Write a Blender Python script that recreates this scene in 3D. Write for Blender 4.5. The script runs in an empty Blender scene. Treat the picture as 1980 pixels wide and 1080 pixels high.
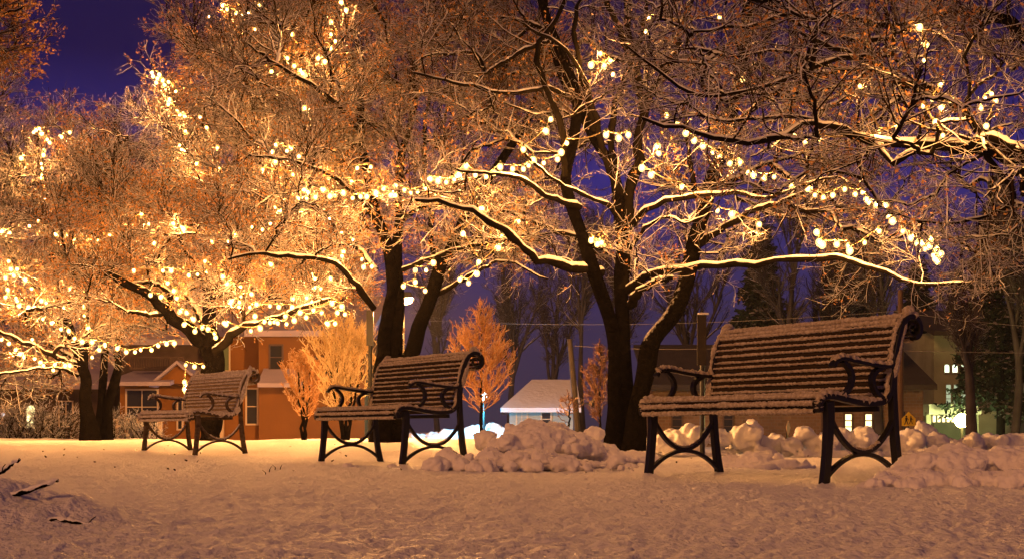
import bpy, bmesh, math, random
import numpy as np
from mathutils import Vector, Matrix

sc = bpy.context.scene
COL = sc.collection

# ------------------------------------------------------------------ camera, world, exposure
F, CX, HY, CH = 2520.0, 990.0, 833.0, 0.28       # focal length and horizon in photo pixels, eye height in metres
cam_d = bpy.data.cameras.new("camera")
cam_d.sensor_width = 36.0
cam_d.lens = 36.0 * F / 1980.0
cam_d.shift_y = (HY - 540.0) / 1980.0
cam_d.clip_start = 0.1
cam_d.clip_end = 2000.0
cam = bpy.data.objects.new("camera", cam_d)
cam.location = (0, 0, CH)
cam.rotation_euler = (math.radians(90), 0, 0)
COL.objects.link(cam)
sc.camera = cam

world = bpy.data.worlds.new("World")
sc.world = world
world.use_nodes = True
nt = world.node_tree
nt.nodes.clear()
wo = nt.nodes.new("ShaderNodeOutputWorld")
bg = nt.nodes.new("ShaderNodeBackground")
tc = nt.nodes.new("ShaderNodeTexCoord")
sx = nt.nodes.new("ShaderNodeSeparateXYZ")
rp = nt.nodes.new("ShaderNodeValToRGB")
nt.links.new(tc.outputs["Generated"], sx.inputs[0])
nt.links.new(sx.outputs["Z"], rp.inputs[0])
nt.links.new(rp.outputs[0], bg.inputs[0])
nt.links.new(bg.outputs[0], wo.inputs[0])
cr = rp.color_ramp
cr.elements[0].position = 0.0
cr.elements[0].color = (0.022, 0.015, 0.028, 1)
cr.elements[1].position = 1.0
cr.elements[1].color = (0.018, 0.010, 0.026, 1)
e = cr.elements.new(0.08); e.color = (0.020, 0.014, 0.042, 1)
e = cr.elements.new(0.13); e.color = (0.017, 0.014, 0.075, 1)
e = cr.elements.new(0.19); e.color = (0.015, 0.012, 0.115, 1)
e = cr.elements.new(0.27); e.color = (0.0034, 0.0026, 0.034, 1)
e = cr.elements.new(0.50); e.color = (0.008, 0.005, 0.018, 1)
bg.inputs[1].default_value = 0.85

sc.view_settings.view_transform = 'Standard'
sc.view_settings.look = 'None'
sc.view_settings.exposure = 1.05
sc.view_settings.gamma = 1.0
sc.cycles.use_denoising = True
sc.cycles.max_bounces = 5
sc.cycles.diffuse_bounces = 2
sc.cycles.volume_bounces = 0
sc.cycles.glossy_bounces = 2
sc.cycles.transparent_max_bounces = 12
sc.cycles.sample_clamp_indirect = 3.0
sc.cycles.use_light_tree = True
sc.render.film_transparent = False

# the faint warm glow of the town lies to the left behind the camera
sun_d = bpy.data.lights.new("sun", 'SUN'); sun_d.energy = .74; sun_d.angle = math.radians(14); sun_d.color = (1.0, .40, .12)
sun = bpy.data.objects.new("sun", sun_d); COL.objects.link(sun)
sun.rotation_euler = Vector((.52, .66, -.50)).to_track_quat('-Z', 'Y').to_euler()

BULB_E = 3500.0
WARM = (1.0, 0.41, 0.10)

# ------------------------------------------------------------------ helpers
def P(px, py, Y):
    "a point at depth Y metres that stands at pixel (px, py) of the photograph"
    return np.array([(px - CX) * Y / F, Y, CH + (HY - py) * Y / F])

def tag(o, label=None, cat=None, group=None, kind=None):
    if label: o["label"] = label
    if cat: o["category"] = cat
    if group: o["group"] = group
    if kind: o["kind"] = kind
    return o

def empty(name, loc, rz=0.0):
    o = bpy.data.objects.new(name, None)
    o.empty_display_size = 0.2
    o.location = loc
    o.rotation_euler = (0, 0, rz)
    COL.objects.link(o)
    return o

def copy_tree(o, parent=None):
    c = o.copy()
    COL.objects.link(c)
    c.parent = parent
    for ch in list(o.children):
        copy_tree(ch, c)
    return c

def link_mesh(name, me, mat=None, parent=None, loc=None):
    o = bpy.data.objects.new(name, me)
    COL.objects.link(o)
    if mat: me.materials.append(mat)
    if parent is not None: o.parent = parent
    if loc is not None: o.location = loc
    return o

def np_mesh(name, v, f, smooth=True):
    "mesh from an (n,3) vertex array and an (m,k) face array"
    me = bpy.data.meshes.new(name)
    v = np.ascontiguousarray(v, dtype=np.float32)
    f = np.ascontiguousarray(f, dtype=np.int32)
    m, k = f.shape
    me.vertices.add(len(v)); me.vertices.foreach_set("co", v.ravel())
    me.loops.add(m * k); me.loops.foreach_set("vertex_index", f.ravel())
    me.polygons.add(m)
    me.polygons.foreach_set("loop_start", np.arange(0, m * k, k, dtype=np.int32))
    me.polygons.foreach_set("loop_total", np.full(m, k, dtype=np.int32))
    if smooth: me.polygons.foreach_set("use_smooth", np.ones(m, dtype=bool))
    me.update(calc_edges=True)
    return me

class MB:
    "collects shapes for one mesh"
    def __init__(s): s.v = []; s.f = []
    def add(s, v, f):
        n = len(s.v); s.v += [tuple(map(float, q)) for q in v]; s.f += [tuple(i + n for i in q) for q in f]
    def box(s, c, d, rz=0.0, ry=0.0, rx=0.0):
        R = Matrix.Rotation(rz, 3, 'Z') @ Matrix.Rotation(ry, 3, 'Y') @ Matrix.Rotation(rx, 3, 'X')
        vs = []
        for x in (-.5, .5):
            for y in (-.5, .5):
                for z in (-.5, .5):
                    q = R @ Vector((x * d[0], y * d[1], z * d[2])); vs.append((q.x + c[0], q.y + c[1], q.z + c[2]))
        s.add(vs, [(0,1,3,2),(4,6,7,5),(0,4,5,1),(2,3,7,6),(0,2,6,4),(1,5,7,3)])
    def tube(s, pts, r, n=8, flat=None):
        "swept round tube, or with flat=(w, h) a rectangular bar across local x"
        pts = [Vector(p) for p in pts]; K = len(pts); vs = []; fs = []
        for i, p in enumerate(pts):
            t = (pts[min(i + 1, K - 1)] - pts[max(i - 1, 0)]).normalized()
            rr = r[i] if hasattr(r, '__len__') else r
            a = Vector((1, 0, 0)) if abs(t.x) < .9 else Vector((0, 0, 1))
            b = t.cross(a).normalized(); a = b.cross(t).normalized()
            if flat:
                w, h = (flat[i] if isinstance(flat, list) else flat)
                for (q, k) in ((-1,-1),(1,-1),(1,1),(-1,1)): vs.append(p + a * w * .5 * q + b * h * .5 * k)
            else:
                for j in range(n):
                    th = 2 * math.pi * j / n; vs.append(p + (a * math.cos(th) + b * math.sin(th)) * rr)
        m = 4 if flat else n
        for i in range(K - 1):
            for j in range(m):
                fs.append((i*m+j, i*m+(j+1)%m, (i+1)*m+(j+1)%m, (i+1)*m+j))
        fs.append(tuple(range(m))[::-1]); fs.append(tuple((K-1)*m+j for j in range(m)))
        s.add(vs, fs)
    def prism(s, poly, y0, y1, axis='y'):
        "extrude a polygon given in (x, z) from y0 to y1"
        n = len(poly)
        if axis == 'y': vs = [(x, y0, z) for x, z in poly] + [(x, y1, z) for x, z in poly]
        else: vs = [(y0, x, z) for x, z in poly] + [(y1, x, z) for x, z in poly]
        s.add(vs, [tuple(range(n)), tuple(range(2*n-1, n-1, -1))] + [(i, i+n, (i+1)%n+n, (i+1)%n) for i in range(n)])
    def build(s, name, mat, parent=None, bevel=0.0, smooth=False):
        me = bpy.data.meshes.new(name)
        me.from_pydata(s.v, [], s.f); me.update()
        bm = bmesh.new(); bm.from_mesh(me); bmesh.ops.recalc_face_normals(bm, faces=bm.faces); bm.to_mesh(me); bm.free()
        if smooth: me.polygons.foreach_set("use_smooth", np.ones(len(me.polygons), dtype=bool))
        o = link_mesh(name, me, mat, parent)
        if bevel:
            b = o.modifiers.new("bevel", 'BEVEL'); b.width = bevel; b.segments = 2; b.limit_method = 'ANGLE'
        return o

def vnoise(x, y, seed=0):
    xi = np.floor(x).astype(np.int64); yi = np.floor(y).astype(np.int64)
    fx = x - xi; fy = y - yi
    fx = fx * fx * (3 - 2 * fx); fy = fy * fy * (3 - 2 * fy)
    def h(a, b):
        n = (a * 374761393 + b * 668265263 + seed * 974634777) & 0xffffffff
        n = ((n ^ (n >> 13)) * 1274126177) & 0xffffffff
        n = n ^ (n >> 16)
        return (n & 0xffff) / 65535.0 - .5
    return (h(xi, yi) * (1-fx) + h(xi+1, yi) * fx) * (1-fy) + (h(xi, yi+1) * (1-fx) + h(xi+1, yi+1) * fx) * fy

def smooth(a, b, x):
    t = np.clip((x - a) / (b - a), 0, 1); return t * t * (3 - 2 * t)

# ------------------------------------------------------------------ materials
MATS = {}
def mat(name, col, rough=.7, noise=None, bump=None, metal=0.0, emit=None, spec=.3, col2=None):
    "noise=(scale, amount) mixes col towards col2; bump=(scale, strength, distance)"
    m = bpy.data.materials.new(name); m.use_nodes = True
    t = m.node_tree; b = t.nodes["Principled BSDF"]
    b.inputs["Base Color"].default_value = (*col, 1); b.inputs["Roughness"].default_value = rough
    b.inputs["Metallic"].default_value = metal; b.inputs["Specular IOR Level"].default_value = spec
    tcn = t.nodes.new("ShaderNodeTexCoord")
    if noise:
        n = t.nodes.new("ShaderNodeTexNoise"); n.inputs["Scale"].default_value = noise[0]; n.inputs["Detail"].default_value = 5
        t.links.new(tcn.outputs["Object"], n.inputs["Vector"])
        r = t.nodes.new("ShaderNodeMapRange"); r.inputs[1].default_value = .35; r.inputs[2].default_value = .65
        r.inputs[4].default_value = noise[1]
        t.links.new(n.outputs[0], r.inputs[0])
        mx = t.nodes.new("ShaderNodeMix"); mx.data_type = 'RGBA'
        mx.inputs[6].default_value = (*col, 1); mx.inputs[7].default_value = (*(col2 or [c * .5 for c in col]), 1)
        t.links.new(r.outputs[0], mx.inputs[0]); t.links.new(mx.outputs[2], b.inputs["Base Color"])
    if bump:
        n = t.nodes.new("ShaderNodeTexNoise"); n.inputs["Scale"].default_value = bump[0]; n.inputs["Detail"].default_value = 6
        t.links.new(tcn.outputs["Object"], n.inputs["Vector"])
        bp = t.nodes.new("ShaderNodeBump"); bp.inputs["Strength"].default_value = bump[1]; bp.inputs["Distance"].default_value = bump[2]
        t.links.new(n.outputs[0], bp.inputs["Height"]); t.links.new(bp.outputs[0], b.inputs["Normal"])
    if emit:
        b.inputs["Emission Color"].default_value = (*emit[0], 1); b.inputs["Emission Strength"].default_value = emit[1]
    MATS[name] = m
    return m

def snowy(name, col, lo, hi, nscale=9.0, snowcol=(.80, .80, .82), bump=(60, .6, .01), col2=None, amt=.35):
    "a surface with snow lying on whatever faces up"
    m = mat(name, col, rough=.9, noise=(nscale * .7, .8), bump=bump, col2=col2, spec=0.0)
    t = m.node_tree; b = t.nodes["Principled BSDF"]
    g = t.nodes.new("ShaderNodeNewGeometry"); s = t.nodes.new("ShaderNodeSeparateXYZ")
    t.links.new(g.outputs["Normal"], s.inputs[0])
    n = t.nodes.new("ShaderNodeTexNoise"); n.inputs["Scale"].default_value = nscale; n.inputs["Detail"].default_value = 4
    t.links.new(g.outputs["Position"], n.inputs["Vector"])
    a = t.nodes.new("ShaderNodeMath"); a.operation = 'MULTIPLY_ADD'
    a.inputs[1].default_value = amt * 2; t.links.new(n.outputs[0], a.inputs[0]); t.links.new(s.outputs["Z"], a.inputs[2])
    r = t.nodes.new("ShaderNodeMapRange"); r.inputs[1].default_value = lo + amt; r.inputs[2].default_value = hi + amt
    t.links.new(a.outputs[0], r.inputs[0])
    old = b.inputs["Base Color"].links[0].from_socket
    mx = t.nodes.new("ShaderNodeMix"); mx.data_type = 'RGBA'
    mx.inputs[7].default_value = (*snowcol, 1)
    t.links.new(old, mx.inputs[6]); t.links.new(r.outputs[0], mx.inputs[0]); t.links.new(mx.outputs[2], b.inputs["Base Color"])
    return m

M_snow = mat("snow", (.80, .79, .80), rough=.55, noise=(3.0, .25), col2=(.66, .64, .66), bump=(44, 1.0, .022))
M_pile = mat("packed_snow", (.86, .83, .81), rough=.6, noise=(7.0, .3), col2=(.68, .62, .58), bump=(30, .8, .015))
M_fluff = mat("fresh_snow", (.82, .81, .82), rough=.7, bump=(160, .8, .006))
M_bark = snowy("bark", (.0025, .002, .0018), .62, .9, nscale=14, bump=(34, 1.0, .03), col2=(.006, .005, .0045), amt=.30)
M_lean = snowy("leaning_bark", (.003, .0025, .002), .42, .75, nscale=22, bump=(34, 1.0, .03), col2=(.007, .006, .005), amt=.30)
M_branch = snowy("branch", (.010, .008, .006), .25, .5, nscale=8, bump=None)
M_twig = snowy("twig", (.028, .017, .011), -.12, .36, nscale=6, bump=None)
M_leaf = mat("dry_leaves", (.66, .35, .13), rough=.8, noise=(1.1, 1.0), col2=(.34, .18, .08))
M_leafsnow = mat("frosted_sprays", (.74, .60, .50), rough=.8, noise=(1.7, 1.0), col2=(.44, .24, .13))
M_frost_lit = snowy("frosted_lamplit_twig", (.50, .24, .09), -.3, .6, nscale=6, bump=None, snowcol=(.78, .60, .42))  # street lamp's orange put into the colour of twigs and frost
M_frost_lit2 = snowy("pale_frosted_lamplit_twig", (.62, .42, .20), -.5, .4, nscale=6, bump=None, snowcol=(.85, .74, .52))  # paler copy for the brightest-lit young trees, lamplight again in the colour
M_frost_dim = snowy("dim_twig", (.14, .07, .045), .3, .9, nscale=6, bump=None, snowcol=(.5, .4, .35))  # darker copy; the dim saplings' weak light is put into the colour
M_fartwig = snowy("far_twig", (.055, .048, .050), .5, .9, nscale=3, bump=None)
M_fir = snowy("fir_needles", (.020, .030, .020), .6, .95, nscale=3, bump=None, snowcol=(.25, .24, .26))
M_iron = mat("black_iron", (.008, .0075, .007), rough=.42, metal=.0, spec=.35, bump=(120, .25, .002))
M_slat = snowy("bench_slat", (.040, .029, .018), .55, .9, nscale=60, bump=(90, .4, .003), col2=(.05, .035, .02), amt=.30)
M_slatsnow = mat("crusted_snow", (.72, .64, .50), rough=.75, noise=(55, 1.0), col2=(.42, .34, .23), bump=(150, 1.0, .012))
M_cord = mat("light_cord", (.25, .20, .10), rough=.5)
def emis(name, col, e):
    m = bpy.data.materials.new(name); m.use_nodes = True
    t = m.node_tree; t.nodes.clear()
    o = t.nodes.new("ShaderNodeOutputMaterial"); s = t.nodes.new("ShaderNodeEmission")
    s.inputs[0].default_value = (*col, 1); s.inputs[1].default_value = e
    t.links.new(s.outputs[0], o.inputs[0]); return m
M_bulb = emis("bulb_glow", WARM, BULB_E)
M_globe = bpy.data.materials.new("bulb_globe"); M_globe.use_nodes = True
_t = M_globe.node_tree; _t.nodes.clear(); _o = _t.nodes.new("ShaderNodeOutputMaterial"); _m = _t.nodes.new("ShaderNodeMixShader"); _a = _t.nodes.new("ShaderNodeBsdfTransparent"); _e = _t.nodes.new("ShaderNodeEmission")
_e.inputs[0].default_value = (1.0, .52, .13, 1); _e.inputs[1].default_value = 4.0; _m.inputs[0].default_value = .40
_t.links.new(_a.outputs[0], _m.inputs[1]); _t.links.new(_e.outputs[0], _m.inputs[2]); _t.links.new(_m.outputs[0], _o.inputs[0])
M_globe.cycles.emission_sampling = 'NONE'

# ------------------------------------------------------------------ ground
FEET = []
for (ox, oy, ax, ay) in ((.869, 8.26, .81, -1.26), (-1.704, 11.67, .83, -1.25), (-4.35, 15.4, .9, -1.2)):
    ln_ = math.hypot(ax, ay); ax /= ln_; ay /= ln_
    for q_ in (0, 1.5):
        for w_ in (0.0, .59): FEET.append((ox + ax * q_ - ay * w_, oy + ay * q_ + ax * w_))
def ground_z(x, y):
    x = np.asarray(x, float); y = np.asarray(y, float)
    ratio = x / np.maximum(y, 1.0)
    left = 1 - smooth(.02, .12, ratio)
    crest = .10 * smooth(12, 23, y) * (1 - smooth(27, 40, y)) - .55 * smooth(29, 42, y)
    right = .02 * smooth(8, 11, y) - .27 * smooth(12.5, 17, y) - .05 * smooth(40, 60, y)
    z = left * crest + (1 - left) * right
    # the root mound under the twin-stemmed tree
    z = z + .16 * np.exp(-(((x - 2.1) / 2.6) ** 2 + ((y - 20.5) / 3.2) ** 2)) * smooth(8, 12, y)
    near = 1 - smooth(20, 45, y)
    z = z + smooth(12, 18, y) * (1 - smooth(32, 45, y)) * (.07 * vnoise(x * .45, y * .4, 11) + .03 * vnoise(x * 1.7, y * .9, 12) + .014 * vnoise(x * 6, y * 3, 13))
    z = z + near * (.022 * vnoise(x * .9, y * .9, 1) + .016 * vnoise(x * 3.1, y * 2.6, 2))
    z = z + (1 - smooth(10, 26, y)) * (.010 * vnoise(x * 8.5, y * 7.0, 3) + .013 * vnoise(x * 19, y * 15, 4) + .016 * vnoise(x * 47, y * 37, 5))
    for fx, fy in FEET:
        z = z + .014 * np.exp(-(((x - fx) / .075) ** 2 + ((y - fy) / .085) ** 2))
    # drifted bank in the lower left corner
    z = z + .115 * np.exp(-(((x + 1.62) / .42) ** 2 + ((y - 3.95) / .30) ** 2)) * (1 + .5 * vnoise(x * 7, y * 7, 8))
    return z

def make_ground():
    ys = np.concatenate([np.linspace(-60, .8, 30), np.exp(np.linspace(math.log(1.0), math.log(32), 640)), np.exp(np.linspace(math.log(33), math.log(900), 60))])
    t = np.concatenate([-np.exp(np.linspace(math.log(9), math.log(1.05), 24)), np.linspace(-1, 1, 520), np.exp(np.linspace(math.log(1.05), math.log(9), 24))])
    W = .42 * np.maximum(ys, 1.0) + 1.0
    W[ys < .9] = 8.0
    W = np.maximum.accumulate(np.where(ys < .9, 0, W)); W[ys < .9] = W[30]
    X = W[:, None] * t[None, :]; Y = np.repeat(ys[:, None], len(t), 1)
    Z = ground_z(X, np.maximum(Y, -5))
    v = np.stack([X, Y, Z], -1).reshape(-1, 3)
    n, k = X.shape
    i = np.arange(n * k).reshape(n, k)
    f = np.stack([i[:-1, :-1], i[:-1, 1:], i[1:, 1:], i[1:, :-1]], -1).reshape(-1, 4)
    o = link_mesh("ground", np_mesh("ground", v, f), M_snow)
    tag(o, kind="structure")
make_ground()
def gz(x, y): return float(ground_z(np.array([x]), np.array([y]))[0])

# ------------------------------------------------------------------ tubes and trees
def tubes(paths, radii, sides, rng=None):
    "paths (N,K,3), radii (N,K) -> verts, quads of N round tubes"
    N, K, _ = paths.shape
    T = np.empty_like(paths)
    T[:, 1:-1] = paths[:, 2:] - paths[:, :-2]; T[:, 0] = paths[:, 1] - paths[:, 0]; T[:, -1] = paths[:, -1] - paths[:, -2]
    T /= np.linalg.norm(T, axis=2, keepdims=True) + 1e-9
    m = T.mean(1); m /= np.linalg.norm(m, axis=1, keepdims=True) + 1e-9
    up = np.where(np.abs(m[:, 2:3]) > .85, np.array([[1., 0, 0]]), np.array([[0., 0, 1.]]))
    a = np.cross(T, up[:, None, :]); a /= np.linalg.norm(a, axis=2, keepdims=True) + 1e-9
    b = np.cross(a, T)
    th = np.arange(sides) * 2 * math.pi / sides
    ring = a[:, :, None, :] * np.cos(th)[None, None, :, None] + b[:, :, None, :] * np.sin(th)[None, None, :, None]
    v = paths[:, :, None, :] + ring * radii[:, :, None, None]
    idx = np.arange(N * K * sides).reshape(N, K, sides)
    nx = np.roll(idx, -1, 2)
    f = np.stack([idx[:, :-1], nx[:, :-1], nx[:, 1:], idx[:, 1:]], -1).reshape(-1, 4)
    return v.reshape(-1, 3), f

def join(parts):
    vs, fs, n = [], [], 0
    for v, f in parts:
        vs.append(v); fs.append(f + n); n += len(v)
    return np.concatenate(vs), np.concatenate(fs)

def smooth_path(pts, n):
    "Catmull-Rom through the points, n samples"
    p = np.asarray(pts, float); k = len(p)
    q = np.concatenate([[2 * p[0] - p[1]], p, [2 * p[-1] - p[-2]]])
    u = np.linspace(0, k - 1 - 1e-6, n); i = u.astype(int); t = (u - i)[:, None]
    a, b, c, d = q[i], q[i+1], q[i+2], q[i+3]
    return .5 * (2*b + (c-a)*t + (2*a-5*b+4*c-d)*t*t + (3*b-a-3*c+d)*t**3)

def unit(v): return v / (np.linalg.norm(v, axis=-1, keepdims=True) + 1e-9)

def children_of(paths, radii, N, length, K, rng, spread=.9, flat=.5, up=.1, t0=.15, r_fac=.55, r_min=.002, wander=.25):
    "N child paths that leave random places of the parent paths"
    L = np.linalg.norm(np.diff(paths, axis=1), axis=2).sum(1)
    pi = rng.choice(len(paths), N, p=L / L.sum())
    Kp = paths.shape[1]
    u = (t0 + (1 - t0) * rng.random(N)) * (Kp - 1.001); i = u.astype(int); f = (u - i)[:, None]
    base = paths[pi, i] * (1 - f) + paths[pi, i+1] * f
    pr = radii[pi, i] * (1 - f[:, 0]) + radii[pi, i+1] * f[:, 0]
    T = unit(paths[pi, i+1] - paths[pi, i])
    rnd = rng.normal(size=(N, 3)); rnd[:, 2] *= flat
    side = unit(rnd - (rnd * T).sum(1, keepdims=True) * T)
    d = unit(T * rng.uniform(.5, 1.2, (N, 1)) + side * spread + np.array([[0, 0, up]]))
    ln = length * rng.uniform(.45, 1.25, N) * (1 - .45 * u / Kp)
    out = np.empty((N, K, 3)); out[:, 0] = base
    for k in range(1, K):
        w = rng.normal(size=(N, 3)) * wander; w[:, 2] *= .7
        d = unit(d + w + np.array([[0, 0, up * .25]]))
        out[:, k] = out[:, k-1] + d * (ln / (K - 1))[:, None]
    r0 = np.maximum(np.minimum(pr * r_fac, ln * .035), r_min)
    rr = r0[:, None] * np.linspace(1, .45, K)[None, :]
    return out, np.maximum(rr, r_min * .7)

def snow_on(paths, radii, sides, rng, lift=.62, fat=.80, steep=.80):
    "a cap of snow along the top of each branch that is not too steep"
    T = np.empty_like(paths)
    T[:, 1:-1] = paths[:, 2:] - paths[:, :-2]; T[:, 0] = paths[:, 1] - paths[:, 0]; T[:, -1] = paths[:, -1] - paths[:, -2]
    T = unit(T)
    keep = 1 - smooth(steep - .22, steep, np.abs(T[:, :, 2]))
    keep *= .45 + .8 * rng.random(keep.shape)
    r = radii * fat * keep + .004 * keep
    up = np.array([0, 0, 1.0]) - T[:, :, 2:] * T
    p = paths + unit(up) * (radii * (lift + .1 * rng.random(keep.shape)))[:, :, None]
    r[:, 0] *= .3; r[:, -1] *= .4
    return tubes(p, np.maximum(r, radii * .05), sides)

def quads(c, d, s, rng):
    "small leaf-like quads at c, pointing along d, size s"
    N = len(c); w = unit(np.cross(d, rng.normal(size=(N, 3))))
    a = c - w * s[:, None] * .32; b = c + w * s[:, None] * .32; e = c + d * s[:, None] + w * s[:, None] * .12; g = c + d * s[:, None] - w * s[:, None] * .22
    v = np.stack([a, b, e, g], 1).reshape(-1, 3)
    return v, np.arange(4 * N).reshape(N, 4)

def in_poly(x, y, poly):
    c = np.zeros(len(x), bool); n = len(poly)
    for i in range(n):
        x0, y0 = poly[i]; x1, y1 = poly[(i + 1) % n]
        if y0 == y1: continue
        k = ((y0 > y) != (y1 > y)) & (x < (x1 - x0) * (y - y0) / (y1 - y0) + x0); c ^= k
    return c

def big_tree(label, base, trunks, limbs, poly, Y0, dY, n_target, n_twig, seed, leafiness=1.0, lean=None, leaf_zone=None, twig_r=.0045, K=9, snowr=1.0, group="large snow laden trees strung with lights"):
    """trunks / limbs: lists of (points, r0, r1), each point (px, py, Y) traced once and turned into metres.
    poly: the crown's extent, filled in depth Y0 +- dY by branches that grow to random points of that volume."""
    rng = np.random.default_rng(seed)
    root = empty("snowy_tree", tuple(base))
    tag(root, label, "tree", group)
    bx = np.array(base)
    S = 22
    def pack(lst):
        ps, rs = [], []
        for pts, r0, r1 in lst:
            p = smooth_path([P(*q) for q in pts], S)
            w = rng.normal(size=(S, 3)) * r0 * .22; w[0] = 0
            ps.append(p + w); rs.append(np.linspace(r0, r1, S) * (1 + .10 * rng.normal(size=S)))
        return np.array(ps), np.array(rs)
    tp, tr = pack(trunks)
    for k in range(len(trunks)):
        tr[k, 0] *= 1.55; tr[k, 1] *= 1.22; tr[k, 2] *= 1.08
        gzk = gz(tp[k, 0, 0], tp[k, 0, 1])
        if abs(tp[k, 0, 2] - gzk) < .8: tp[k, 0, 2] = gzk - .12
    # trunk mesh with an uneven surface
    def trunk_mesh(sel, mt, name):
        v, f = tubes(tp[sel], tr[sel], 14)
        for q in range(2):
            h = vnoise(v[:, 0] * (9 + 9 * q) + v[:, 2] * 2, v[:, 1] * 9 + v[:, 2] * 5, 7 + q)
            v = v + (h * .045 / (q + 1))[:, None] * unit(rng.normal(size=3))[None, :]
        o = link_mesh(name, np_mesh(name, v - bx, f), mt, root)
        sub = o.modifiers.new("sub", 'SUBSURF'); sub.levels = 1; sub.render_levels = 1
    lean = lean or []
    st = [k for k in range(len(trunks)) if k not in lean]
    if st: trunk_mesh(st, M_bark, "trunk")
    for k in lean: trunk_mesh([k], M_lean, "trunk")
    lp, lr = pack(limbs) if limbs else (np.empty((0, S, 3)), np.empty((0, S)))
    allp = np.concatenate([tp, lp]); allr = np.concatenate([tr, lr])
    # nodes branches may leave from: the upper part of trunks, all of the limbs
    nodes = []; 
    for k in range(len(tp)): nodes.append(np.c_[tp[k, 9:], tr[k, 9:]])
    for k in range(len(lp)): nodes.append(np.c_[lp[k, 3:], lr[k, 3:]])
    ND = np.concatenate(nodes)
    xs, ys = zip(*poly)
    tx, ty = [], []
    while len(tx) < n_target:
        x = rng.uniform(min(xs), max(xs), 4000); y = rng.uniform(min(ys), max(ys), 4000)
        k = in_poly(x, y, poly); tx += list(x[k]); ty += list(y[k])
    TX = np.array(tx[:n_target]); TY = np.array(ty[:n_target]); TD = Y0 + np.clip(rng.normal(size=n_target) * .55, -1.1, 1.1) * dY
    TG = np.stack([(TX - CX) * Y0 / F, TD, CH + (HY - TY) * Y0 / F], 1)
    c0 = allp[:len(tp)].reshape(-1, 3).mean(0)
    order = np.argsort(np.linalg.norm(ND[:, None, :3] - TG[None], axis=2).min(0))
    bp, br, par = [], [], []
    cap = len(ND) + n_target * K
    NN = np.empty((cap, 4)); NN[:len(ND)] = ND; cnt = len(ND)
    owner = np.full(cap, -1); 
    for ti in order:
        g = TG[ti]
        d = NN[:cnt, :3] - g
        dist = np.sqrt((d * d).sum(1)) + np.maximum(d[:, 2], 0) * .7
        j = int(np.argmin(dist)); s = NN[j, :3]; L = np.linalg.norm(g - s)
        if L < .12: continue
        u = np.linspace(0, 1, K)[:, None]
        mid = (s + g) / 2 + np.array([0, 0, .10 * L]) + rng.normal(size=3) * L * .10
        p = (1-u)**2 * s + 2*u*(1-u) * mid + u*u * g
        w = np.cumsum(rng.normal(size=(K, 3)), 0) * L * .022; w -= u * w[-1]
        p = p + w
        bi = len(bp); bp.append(p); br.append(j); par.append(owner[j])
        NN[cnt:cnt+K-1, :3] = p[1:]; NN[cnt:cnt+K-1, 3] = 0; owner[cnt:cnt+K-1] = bi; cnt += K - 1
    BP = np.array(bp)
    load = np.ones(len(bp))
    for i in range(len(bp) - 1, -1, -1):
        if par[i] >= 0: load[par[i]] += load[i]
    r_base = .0085 * load ** .52 + .003
    r_base = np.minimum(r_base, .055)
    BR = r_base[:, None] * np.linspace(1, .62, K)[None]
    # fine levels
    c1p, c1r = children_of(BP, BR, int(n_twig * .085), .95, 8, rng, spread=.8, flat=.35, up=.10, r_min=twig_r * 1.9, wander=.13)
    c2p, c2r = children_of(c1p, c1r, int(n_twig * .27), .50, 6, rng, spread=.9, flat=.45, up=.12, r_min=twig_r * 1.35, wander=.16)
    c3p, c3r = children_of(c2p, c2r, int(n_twig * .62), .26, 4, rng, spread=.95, flat=.6, up=.2, r_min=twig_r, wander=.18)
    parts = []
    if len(lp): parts.append(tubes(lp, lr, 10))
    parts.append(tubes(BP, BR, 7))
    v, f = join(parts)
    link_mesh("limbs", np_mesh("limbs", v - bx, f), M_branch, root)
    v, f = join([tubes(c1p, c1r, 5), tubes(c2p, c2r, 4), tubes(c3p, c3r, 3)])
    link_mesh("crown", np_mesh("crown", v - bx, f), M_twig, root)
    sn = [snow_on(BP, BR, 5, rng)]
    if len(lp): sn.append(snow_on(lp, lr, 8, rng, lift=.60, fat=.56))
    if lean: sn.append(snow_on(tp[lean][:, 3:15], tr[lean][:, 3:15], 8, rng, lift=.66, fat=.46, steep=1.02))
    v, f = join(sn)
    link_mesh("snow_cover", np_mesh("snow_cover", v - bx, f), M_fluff, root)
    # sprays of small frosted twigs and dry leaves at the tips
    nl = int(n_twig * 1.5 * leafiness)
    if nl:
        k = rng.choice(len(c3p), nl); c = c3p[k, rng.integers(1, 4, nl)] + rng.normal(size=(nl, 3)) * .03
        patch = vnoise(c[:, 0] * .9 + 31, c[:, 2] * 1.3 + c[:, 1] * .35, seed) > .04
        d = unit(c3p[k, -1] - c3p[k, 0] + rng.normal(size=(nl, 3)) * .6 * .25)
        s = rng.uniform(.022, .048, nl)
        v, f = quads(c[patch], d[patch], s[patch], rng)
        link_mesh("dry_leaves", np_mesh("dry_leaves", v - bx, f, False), M_leaf, root)
        q = ~patch
        v, f = quads(c[q][::4], d[q][::4], s[q][::4] * .8, rng)
        link_mesh("frosted_tips", np_mesh("frosted_tips", v - bx, f, False), M_leafsnow, root)
    return root

def on_ground(px, Y):
    x = (px - CX) * Y / F; return (x, Y, gz(x, Y))

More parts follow.
